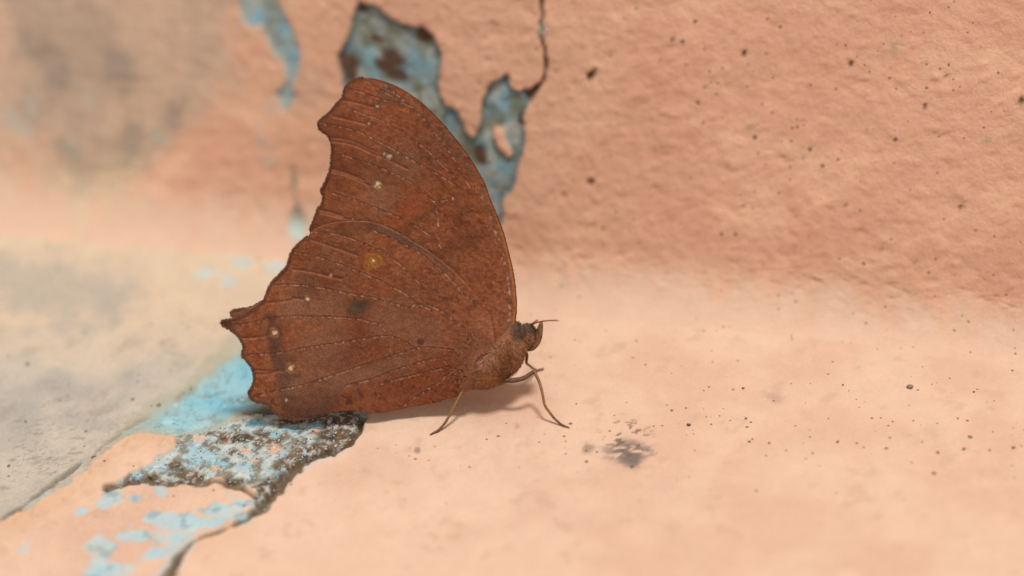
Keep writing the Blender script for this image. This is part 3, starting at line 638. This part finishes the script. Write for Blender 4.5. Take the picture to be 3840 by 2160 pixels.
    E = {'fore': [(A1, 805, 415, 6, 9, 17, .8), (A1, 705, 613, 6, 7, 14, .8), (A1, 935, 985, 10, 12, 34, .6), (A1, 880, 950, 7, 0, 0, .5), (A1, 806, 1300, 13, 19, 26, 1), (A1, 830, 1335, 5, 12, 0, .7), (A2, 1805, 187, 5, 0, 0, .8), (A2, 672, 424, 4, 0, 8, .6)],
         'hind': [(A2, 908, 888, 8, 34, 0, 1), (A2, 430, 1057, 6, 9, 0, .8), (A2, 163, 1325, 9, 16, 20, .9), (A3, 697, 380, 11, 21, 34, 1), (A3, 888, 775, 12, 28, 40, 1), (A3, 832, 1137, 6, 9, 22, .8), (A2, 835, 710, 4, 0, 0, .5)]}[kind]
    for (f, x, y, rw, ro, rh, a) in E:
        p = P(f, x, y)
        if rh: spot(p, rh, wc(82, 56, 46), 0.7)
        if ro:
            d = np.hypot(u - p[0], v - p[1]) + 0.25 * ro * fbm(u, v, 12, 3, 351)
            c = mix(c, oc, 0.65 * a * ss(ro * 1.15, ro * 0.8, d) * (0.55 + 0.45 * ss(-0.4, 0.3, fbm(u, v, 8, 2, 353))))
            c = mix(c, wc(86, 54, 24), 0.5 * ss(3, 1, np.abs(d - ro * 0.55)))
        spot(p, rw * 0.8, wh, a * 0.75, 0.5)
    return c

def wing_off(u, v, base, bul=1.75):
    """distance of the wing sheet from the middle plane, bulging out over the thorax"""
    r = np.hypot((u - 1790) / 29.8, (v - 1330) / 29.8)
    return base - bul * np.exp(-(r / 6.0) ** 2)
def wing_mesh(name, poly, off_fn, tint_fn, relief_fn, step=3.2, thick=0.09, parent=None, mat=None):
    u0, v0 = poly.min(0) - step; u1, v1 = poly.max(0) + step
    us = np.arange(u0, u1 + step, step); vs = np.arange(v0, v1 + step, step)
    U, Vv = [a.ravel() for a in np.meshgrid(us, vs, indexing='ij')]
    ins = inside(U, Vv, poly); q = grid_faces(len(us), len(vs))
    keep = ins[q].sum(1) >= 2; q = q[keep]
    used = np.unique(q); mp = np.full(len(U), -1); mp[used] = np.arange(len(used)); q = mp[q]
    U, Vv, ins = U[used], Vv[used], ins[used]
    # pull the outside corners, and those close to it, onto the outline
    d = seg_d(U, Vv, poly, True); mv = np.where((~ins) | (d < step * 0.45))[0]
    bd = np.full(len(mv), 1e18); bu = U[mv].copy(); bv = Vv[mv].copy()
    for i in range(len(poly)):
        a, b = poly[i], poly[(i + 1) % len(poly)]; e = b - a
        t = np.clip(((U[mv] - a[0]) * e[0] + (Vv[mv] - a[1]) * e[1]) / (e @ e + 1e-9), 0, 1)
        pu, pv = a[0] + t * e[0], a[1] + t * e[1]; dd = (pu - U[mv]) ** 2 + (pv - Vv[mv]) ** 2
        k = dd < bd; bd[k] = dd[k]; bu[k] = pu[k]; bv[k] = pv[k]
    U[mv], Vv[mv] = bu, bv
    off = off_fn(U, Vv) - relief_fn(U, Vv)
    v3 = on_wing(U, Vv, np.zeros(len(U))) + PN * off[:, None]
    o = mesh_obj(name, v3, q, mat or M_WING, parent, tint_fn(U, Vv))
    md = o.modifiers.new('thickness', 'SOLIDIFY'); md.thickness = thick * S; md.offset = 0.0
    return o
def relief(veins, folds):
    def f(u, v):
        r = 0.20 * fbm(u, v, 210, 2, 401) + 0.05 * fbm(u, v, 40, 3, 403)
        for pl in veins: r = r + 0.05 * np.exp(-(seg_d(u, v, smooth_poly(pl, 2)) / 4.5) ** 2)
        for pl in folds: r = r - 0.03 * np.exp(-(seg_d(u, v, smooth_poly(pl, 2)) / 7.0) ** 2)
        return r
    return f
def fringe(name, line, off, parent, length, seed, col, out_sign):
    rg = np.random.default_rng(seed); p = smooth_poly(line, 4); seg = np.diff(p, axis=0); L = np.hypot(*seg.T); cum = np.concatenate([[0], np.cumsum(L)])
    s = np.arange(0, cum[-1], 1.7); s = s + rg.uniform(-0.8, 0.8, len(s)); s = np.clip(s, 0, cum[-1] - 0.01)
    i = np.searchsorted(cum, s, 'right') - 1; t = (s - cum[i]) / L[i]; b = p[i] + seg[i] * t[:, None]
    tg = seg[i] / L[i][:, None]; nr = np.stack([tg[:, 1], -tg[:, 0]], 1) * out_sign
    ln = length * rg.uniform(0.35, 1.15, len(s)); w = rg.uniform(1.2, 2.2, len(s)); lean = rg.uniform(-0.45, 0.45, len(s))
    tip = b + nr * ln[:, None] + tg * (lean * ln)[:, None]; bb = b - nr * 4
    o2 = off + rg.uniform(-0.04, 0.04, len(s))
    pts = [bb - tg * w[:, None], bb + tg * w[:, None], b + nr * (ln * 0.5)[:, None] + tg * w[:, None], tip, b + nr * (ln * 0.5)[:, None] - tg * w[:, None]]
    v3 = np.stack([on_wing(q[:, 0], q[:, 1], np.zeros(len(s))) + PN * (wing_off(q[:, 0], q[:, 1], o2, 0))[:, None] for q in pts], 1).reshape(-1, 3)
    k = np.arange(len(s)) * 5; f = np.concatenate([np.stack([k, k + 1, k + 2], 1), np.stack([k, k + 2, k + 4], 1), np.stack([k + 4, k + 2, k + 3], 1)])
    tt = np.repeat(np.array([col]) * rg.uniform(0.7, 1.4, (len(s), 1)), 5, 0)
    o = mesh_obj(name, v3, f, M_HAIR, parent, tt); o['kind'] = 'stuff'; return o
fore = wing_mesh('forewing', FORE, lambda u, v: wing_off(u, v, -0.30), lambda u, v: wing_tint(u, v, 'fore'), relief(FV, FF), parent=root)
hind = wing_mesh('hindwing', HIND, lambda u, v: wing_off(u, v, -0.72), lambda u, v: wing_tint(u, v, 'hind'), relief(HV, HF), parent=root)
fringe('fringe', FORE_OUT, -0.30, fore, 8.0, 3, wc(84, 48, 30), -1)
fringe('fringe', HIND_OUT, -0.72, hind, 8.5, 4, wc(88, 54, 36), -1)
# the other pair, behind
def inset(poly, px):
    c = poly.mean(0); d = poly - c; return c + d * (1 - px / np.maximum(np.hypot(*d.T), 1))[:, None]
far_fore = inset(FORE, 7.0)
wing_mesh('forewing', far_fore, lambda u, v: 0.35 + 1.4 * np.exp(-(np.hypot(u - 1790, v - 1330) / 180.0) ** 2), lambda u, v: np.tile(wc(104, 58, 36), (len(u), 1)) * (1 + 0.2 * fbm(u, v, 20, 3, 5))[:, None],
          lambda u, v: 0.1 * fbm(u, v, 200, 2, 9), 9.0, parent=root)
FH = HIND.copy(); FHi = inset(HIND, 9.0)
tail = A7([(1000, 110), (950, 92), (800, 182), (650, 240), (500, 262), (310, 288), (255, 330), (243, 365), (262, 425), (330, 455), (700, 480), (900, 620)])
kk = np.where((HIND[:, 0] < 980) & (HIND[:, 1] > 1100) & (HIND[:, 1] < 1280))[0]
FH = np.concatenate([FHi[:kk.min()], tail, FHi[kk.max() + 1:]])
far_hind = wing_mesh('hindwing', FH, lambda u, v: 0.85 + 1.4 * np.exp(-(np.hypot(u - 1790, v - 1330) / 180.0) ** 2) + 0.8 * ss(1100, 880, u), lambda u, v: np.tile(wc(128, 82, 60), (len(u), 1)) * (1 + 0.2 * fbm(u, v, 20, 3, 6))[:, None],
          lambda u, v: 0.1 * fbm(u, v, 200, 2, 8), 6.0, parent=root)
fringe('fringe', tail[:-2], 1.6, far_hind, 6.0, 8, wc(110, 74, 56), -1)

# body: one lofted surface from the head to the end of the abdomen
ST = [((1246, 345), (1238, 430), 0.25), ((1238, 315), (1236, 468), 0.75), ((1205, 280), (1205, 510), 1.15), ((1165, 262), (1165, 526), 1.35), ((1125, 262), (1135, 530), 1.35),
      ((1098, 268), (1112, 560), 1.30), ((1066, 246), (1085, 622), 1.55), ((1030, 240), (1045, 690), 1.95), ((985, 250), (990, 752), 2.35), ((920, 300), (935, 815), 2.65),
      ((840, 360), (850, 856), 2.85), ((750, 420), (760, 890), 2.85), ((660, 480), (670, 885), 2.6), ((570, 540), (580, 890), 2.0), ((470, 600), (480, 900), 1.35),
      ((330, 680), (350, 930), 0.75), ((150, 740), (170, 960), 0.45), ((-50, 800), (-30, 985), 0.42), ((-220, 850), (-205, 1000), 0.38), ((-320, 905), (-312, 985), 0.2)]
NR = 36; V = []; T = []
nst = []
for a, b, h in ST: nst.append([*A4([a])[0], *A4([b])[0], h])
nst = smooth_poly(np.array(nst), 3)
for s in nst:
    ta = on_wing(np.array(s[0]), np.array(s[1]), 0.0); tb = on_wing(np.array(s[2]), np.array(s[3]), 0.0)
    c, hv = (ta + tb) / 2, (ta - tb) / 2
    for k in range(NR):
        a = 2 * math.pi * k / NR; V.append(c + hv * math.cos(a) + PN * s[4] * math.sin(a))
V = np.array(V); nS = len(nst)
F = [(i * NR + k, i * NR + (k + 1) % NR, (i + 1) * NR + (k + 1) % NR, (i + 1) * NR + k) for i in range(nS - 1) for k in range(NR)]
F += [tuple(range(NR - 1, -1, -1)), tuple(range((nS - 1) * NR, nS * NR))]
def proj(p):
    d = p - CAM; z = d @ FWD; return 1920 + FPX * (d @ RGT) / z, 1080 - FPX * (d @ UPV) / z
def body_tint(p):
    u, v = proj(p); x4, y4 = (u - 1550) * 2.683, (v - 1120) * 2.683
    c = np.tile(wc(128, 84, 58), (len(p), 1))
    c = mix(c, wc(152, 104, 72), ss(560, 820, y4) * ss(1100, 900, x4))
    c = mix(c, wc(82, 60, 48), ss(960, 1010, x4) * ss(480, 380, y4))
    c = mix(c, wc(108, 74, 52), 0.8 * ss(1090, 1130, x4) * ss(300, 420, y4))
    return c
body = mesh_obj('body', V, F, M_BODY, root, body_tint(V))

# eyes
def ellipsoid(name, c, rx, ry, rz, col, mat, parent, nu=28, nv=18):
    vs = []
    for i in range(nv):
        for k in range(nu):
            t_ = math.pi * (i + 0.01) / (nv - 1 + 0.02); a_ = 2 * math.pi * k / nu
            vs.append(c + RGT * rx * math.sin(t_) * math.cos(a_) + np.array([0, sL, cL]) * ry * math.sin(t_) * math.sin(a_) - PN * rz * math.cos(t_))
    fs = [(i * nu + k, i * nu + (k + 1) % nu, (i + 1) * nu + (k + 1) % nu, (i + 1) * nu + k) for i in range(nv - 1) for k in range(nu)]
    fs += [tuple(range(nu)), tuple(range(nv * nu - 1, (nv - 1) * nu - 1, -1))]
    vs = np.array(vs); return mesh_obj(name, vs, fs, mat, parent, col(vs))
M_EYE = tint_material('eye', 0.55, 0.25, 8.0, 0.92, 1.08, 0.01)
ec = A5([(968, 850)])[0]
def eye_tint(p):
    u, v = proj(p); c = np.tile(wc(122, 78, 54), (len(p), 1))
    c = mix(c, wc(78, 46, 32), ss(0.25, 0.55, fbm(u, v, 5.0, 2, 501)))
    for (x, y, r) in [(970, 790, 3.2), (1030, 835, 3.0), (920, 850, 2.4), (965, 905, 2.8), (1010, 920, 2.0), (900, 750, 2.0), (1000, 730, 2.0)]:
        q = A5([(x, y)])[0]; c = mix(c, wc(46, 24, 16), 0.9 * ss(r, r * 0.4, np.hypot(u - q[0], (v - q[1]) * 0.8)))
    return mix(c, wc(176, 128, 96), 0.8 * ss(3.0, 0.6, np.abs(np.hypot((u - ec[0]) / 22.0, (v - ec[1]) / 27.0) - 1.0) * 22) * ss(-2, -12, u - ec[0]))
for sg in (-1, 1):
    ellipsoid('eye', on_wing(np.array(ec[0]), np.array(ec[1]), 0.0) + PN * sg * 1.02, 0.72, 0.88, 0.52, eye_tint, M_EYE, root)

# palps: two upturned scaly blades in front of the face
PALP = A5([(1335, 425), (1352, 500), (1347, 640), (1335, 770), (1308, 890), (1258, 1005), (1180, 1105), (1085, 1180), (970, 1196), (925, 1150), (960, 1080), (1060, 1020), (1110, 920), (1112, 800), (1135, 680), (1185, 585), (1225, 515), (1262, 440)])
pp = smooth_poly(PALP, 3, True)
for sg in (-1, 1):
    cen = 0.5 * (pp + pp[::-1][np.r_[-1, 0:len(pp) - 1]]); n = len(pp); V = []
    mid_ = pp.mean(0)
    for (k, o_) in ((0.55, -0.42), (0.9, -0.28), (1.0, 0.0), (0.9, 0.28), (0.55, 0.42)):
        # shrink across the blade, towards its own mid line
        side = cen * 0 + pp
        mline = np.array([pp[np.argmin(np.hypot(*(pp - q).T) + 1e3 * (np.abs(np.arange(n) - i) < n // 5) + 1e3 * (np.abs(np.arange(n) - i) > n - n // 5))] for i, q in enumerate(pp)])
        q = pp + (0.5 * (pp + mline) - pp) * (1 - k)
        V.append(on_wing(q[:, 0], q[:, 1], np.zeros(n)) + PN * (o_ + sg * 0.48))
    V = np.concatenate(V)
    F = [(r * n + i, r * n + (i + 1) % n, (r + 1) * n + (i + 1) % n, (r + 1) * n + i) for r in range(4) for i in range(n)]
    # caps as fans over the mid line
    F += [tuple(range(n - 1, -1, -1)), tuple(range(4 * n, 5 * n))]
    uu, vv = proj(V); tt = np.tile(wc(120, 88, 62), (len(V), 1)); tt = mix(tt, wc(78, 56, 40), ss(0.1, 0.5, fbm(uu, vv, 7, 3, 511)))
    mesh_obj('palp', V, F, M_BODY, root, tt)

# tubes: legs and antennae
def tube(name, pts, radii, mat, col, parent, nr=10, sub=5, joints=()):
    pr = smooth_poly(np.concatenate([np.asarray(pts, float), np.asarray(radii, float)[:, None]], 1), sub); p, r = pr[:, :3], pr[:, 3]
    tg = np.gradient(p, axis=0); tg /= np.linalg.norm(tg, axis=1)[:, None]; V = []
    up = np.array([0.3, -0.8, 0.5])
    for i in range(len(p)):
        a = np.cross(tg[i], up); a /= np.linalg.norm(a); b = np.cross(tg[i], a); up = -b if np.dot(-b, up) > 0 else b
        for k in range(nr):
            t_ = 2 * math.pi * k / nr; V.append(p[i] + r[i] * (a * math.cos(t_) + b * math.sin(t_)))
    V = np.array(V); m = len(p)
    F = [(i * nr + k, i * nr + (k + 1) % nr, (i + 1) * nr + (k + 1) % nr, (i + 1) * nr + k) for i in range(m - 1) for k in range(nr)]
    F += [tuple(range(nr - 1, -1, -1)), tuple(range((m - 1) * nr, m * nr))]
    s = np.repeat(np.linspace(0, 1, m), nr)
    return mesh_obj(name, V, F, mat, parent, col(s, V))
def leg(px, hs, radii, name='leg'):
    """px: zoom-4 pixels; hs: height of each point above the ledge in mm"""
    q = A4(px); pts = [on_floor(np.array(u), np.array(v), h) for (u, v), h in zip(q, hs)]
    def col(s, V):
        c = np.tile(wc(136, 98, 64), (len(s), 1)); c = mix(c, wc(100, 74, 54), ss(0.42, 0.30, s)); c = mix(c, wc(112, 76, 52), ss(0.70, 0.80, s))
        u, v = proj(V); return mix(c, wc(74, 54, 42), 0.7 * ss(0.1, 0.5, fbm(u, v, 6, 3, 521)) * ss(0.7, 0.2, s))
    o = tube(name, pts, np.array(radii) * 1.08, M_LEG, col, root)
    # short spines along the shin and foot
    rg = np.random.default_rng(len(px)); p = smooth_poly(np.array(pts), 6); V = []; F = []
    for i in range(int(len(p) * 0.45), len(p) - 2, 2):
        t_ = p[i + 1] - p[i]; t_ /= np.linalg.norm(t_); n_ = rg.normal(size=3); n_ -= t_ * (n_ @ t_); n_ /= np.linalg.norm(n_); w_ = np.cross(t_, n_) * 0.03
        b_ = p[i] + n_ * 0.10; k = len(V); V += [b_ - w_, b_ + w_, b_ + t_ * 0.06, b_ + n_ * 0.20 + t_ * 0.22]; F += [(k, k + 1, k + 3), (k + 1, k + 2, k + 3), (k + 2, k, k + 3)]
    sp = mesh_obj('leg_spines', np.array(V), F, M_LEG, o, np.tile(wc(90, 62, 44), (len(V), 1)), smooth=False); sp['kind'] = 'stuff'
    return o
leg([(860, 815), (930, 822), (1010, 822), (1110, 800), (1180, 755), (1215, 737), (1245, 790), (1275, 860), (1302, 970), (1322, 1070), (1365, 1135), (1420, 1205), (1485, 1262), (1540, 1290), (1575, 1303)],
    [4.4, 4.5, 4.6, 4.8, 5.1, 5.2, 4.8, 4.2, 3.3, 2.3, 1.6, .85, .32, .15, .08],
    [.27, .29, .30, .28, .24, .20, .19, .18, .16, .15, .15, .14, .13, .12, .07])
leg([(760, 880), (735, 882), (690, 852), (640, 812), (595, 782), (565, 805), (535, 850), (505, 910), (455, 1000), (402, 1108), (355, 1190), (310, 1262), (250, 1325), (205, 1352), (168, 1370)],
    [3.6, 3.8, 4.3, 4.8, 5.2, 4.9, 4.5, 4.0, 3.2, 2.2, 1.4, .75, .3, .16, .1],
    [.24, .26, .26, .24, .21, .19, .18, .18, .17, .16, .16, .15, .15, .15, .10])
leg([(1100, 500), (1140, 560), (1141, 600), (1139, 648), (1165, 670), (1200, 698), (1245, 722), (1275, 715), (1310, 704)],
    [6.0, 5.0, 4.2, 3.2, 2.4, 1.4, .15, .12, .12], [.22, .2, .18, .16, .15, .15, .15, .15, .12])
leg([(640, 830), (560, 780), (500, 800), (450, 850), (400, 900), (340, 960), (300, 985)],
    [3.0, 3.4, 2.8, 2.0, 1.0, .2, .12], [.24, .22, .19, .17, .15, .14, .10])
def acol(s, V):
    c = np.tile(wc(96, 58, 40), (len(s), 1)); c = mix(c, wc(136, 74, 44), ss(0.2, 0.6, s)); return mix(c, wc(60, 38, 28), ss(0.25, 0.0, s))
def antenna(px, offs, radii):
    q = A5(px); pts = np.stack([on_wing(np.array(u), np.array(v), o) for (u, v), o in zip(q, offs)])
    tube('antenna', pts, radii, M_LEG, acol, root, 8)
antenna([(1035, 520), (1075, 478), (1130, 448), (1250, 412), (1400, 388), (1550, 377), (1680, 376), (1758, 376)], [-.5, -.7, -1.0, -1.7, -2.6, -3.6, -4.6, -5.2], [.12, .11, .09, .085, .085, .085, .09, .08])
antenna([(1020, 520), (1050, 475), (1085, 445), (1130, 412), (1165, 390), (1192, 372)], [.5, .9, 1.6, 2.8, 3.6, 4.4], [.14, .13, .12, .12, .12, .11])

# fur on the thorax, neck and wing roots
def fur(name, n, pick, direction, length, width, cols, seed, parent):
    rg = np.random.default_rng(seed); me = body.data; V = []; F = []; T = []
    co = np.array([v.co[:] for v in me.vertices]) / S; no = np.array([v.normal[:] for v in me.vertices])
    if no[:, 1].mean() * 0 == 0:
        cen = co.reshape(-1, NR, 3).mean(1).repeat(NR, 0)
        flip = ((co - cen) * no).sum(1) < 0; no[flip] *= -1
    cnt = 0; tries = 0
    while cnt < n and tries < n * 12:
        tries += 1
        i = rg.integers(0, nS - 1); k = rg.integers(0, NR); a, b = rg.random(2)
        i0, i1, i2 = i * NR + k, i * NR + (k + 1) % NR, (i + 1) * NR + k
        p = co[i0] + (co[i1] - co[i0]) * a + (co[i2] - co[i0]) * b; nn = no[i0]
        u, v = proj(p); x4, y4 = (u - 1550) * 2.683, (v - 1120) * 2.683
        if not pick(x4, y4, nn): continue
        d2 = direction(x4, y4, rg); d = RGT * d2[0] + np.array([0, sL, cL]) * d2[1]
        d = d - nn * (d @ nn); d /= np.linalg.norm(d) + 1e-9
        d = d + nn * rg.uniform(0.10, 0.55); d /= np.linalg.norm(d); L = length * rg.uniform(0.5, 1.3)
        side = np.cross(d, nn); side /= np.linalg.norm(side) + 1e-9; w = width * rg.uniform(0.6, 1.3)
        curl = rg.uniform(-0.35, 0.35)
        m = p + d * L * 0.5 + side * curl * L * 0.3; t_ = p + d * L + side * curl * L - nn * L * 0.15
        q0 = p - nn * 0.05
        V += [q0 - side * w, q0 + side * w, m + side * w * 0.8, m - side * w * 0.8, t_]
        F += [(5 * cnt, 5 * cnt + 1, 5 * cnt + 2, 5 * cnt + 3), (5 * cnt + 3, 5 * cnt + 2, 5 * cnt + 4)]
        c = cols(x4, y4, rg); T += [c * 0.75, c * 0.75, c, c, c * 1.15]; cnt += 1
    o = mesh_obj(name, np.array(V), F, M_HAIR, parent, np.array(T)); o['kind'] = 'stuff'; return o
def dirn(x, y, rg):
    sw = fbm(np.array([x]), np.array([y]), 160.0, 2, 601)[0] * 2.2
    a = math.radians(205) + sw * 0.9 + rg.uniform(-0.35, 0.35)
    if y > 800: a = math.radians(250) + rg.uniform(-0.4, 0.4)
    if x > 980 and y > 430: a = math.radians(-50) + rg.uniform(-0.5, 0.5)
    return math.cos(a), math.sin(a)
def hcol(x, y, rg):
    c = wc(156, 104, 72) * rg.uniform(0.6, 1.25)
    if rg.random() < 0.22: c = wc(106, 66, 44)
    if y > 780: c = wc(164, 112, 72) * rg.uniform(0.5, 1.25)
    if y < 420 and x > 950: c = wc(90, 66, 54) * rg.uniform(0.6, 1.3)
    return c
fur('fur', 7500, lambda x, y, nn: 540 < x < 1110 and nn @ PN < 0.45 and y > 430, dirn, 0.95, 0.036, hcol, 71, body)
fur('fur', 700, lambda x, y, nn: 990 < x < 1235 and y < 420 and nn[2] > 0.1, lambda x, y, rg: (math.cos(a := math.radians(95) + rg.uniform(-0.5, 0.5)), math.sin(a)), 0.55, 0.05, lambda x, y, rg: wc(88, 64, 52) * rg.uniform(0.6, 1.3), 72, body)
fur('fur', 500, lambda x, y, nn: 1090 < x < 1240 and y > 300 and nn @ PN < 0.3, lambda x, y, rg: (math.cos(a := math.radians(-60) + rg.uniform(-0.6, 0.6)), math.sin(a)), 0.35, 0.04, lambda x, y, rg: wc(120, 84, 58) * rg.uniform(0.5, 1.3), 73, body)
# soft down over the wing root
rg = np.random.default_rng(77); V = []; F = []; T = []; n = 0
dn = on_wing(np.array(1790.), np.array(1330.), 0.0)
rim = smooth_poly(A4([(525, 935), (548, 860), (598, 780), (612, 690), (606, 600), (650, 540), (720, 500), (800, 480), (880, 445), (960, 425)]), 12)
while n < 2600:
    if rg.random() < 0.55:
        u, v = rim[rg.integers(len(rim))] + rg.normal(0, 7, 2) + np.array([-4.0, -4.0])
    else: u, v = rg.normal(1775, 42), rg.normal(1345, 62)
    P_ = np.array([u]), np.array([v])
    if not (inside(*P_, HIND)[0] or inside(*P_, FORE)[0]): continue
    base = -0.72 if inside(*P_, HIND)[0] else -0.30
    off = wing_off(*P_, base)[0] - 0.05
    a = math.radians(165 if v < 1380 else 215) + rg.uniform(-0.5, 0.5) + (math.pi * 0.75 if rg.random() < 0.5 else 0); L = rg.uniform(7, 18)
    e = np.array([u + L * math.cos(a), v - L * math.sin(a)]); m_ = np.array([u + .5 * L * math.cos(a), v - .5 * L * math.sin(a)]) + rg.uniform(-2, 2, 2)
    w = np.array([math.sin(a), math.cos(a)]) * rg.uniform(0.8, 1.3)
    q = [np.array([u, v]) - w, np.array([u, v]) + w, m_ + w, m_ - w, e]; of = [off, off, off - 0.12, off - 0.12, off - 0.10]
    V += [on_wing(np.array(k[0]), np.array(k[1]), 0.0) + PN * o_ for k, o_ in zip(q, of)]
    F += [(5 * n, 5 * n + 1, 5 * n + 2, 5 * n + 3), (5 * n + 3, 5 * n + 2, 5 * n + 4)]
    c = wc(134, 82, 54) * rg.uniform(0.65, 1.2); T += [c] * 5; n += 1
o = mesh_obj('fur', np.array(V), F, M_HAIR, hind, np.array(T)); o['kind'] = 'stuff'
# root at the spot where the butterfly stands
bpy.context.view_layer.update()
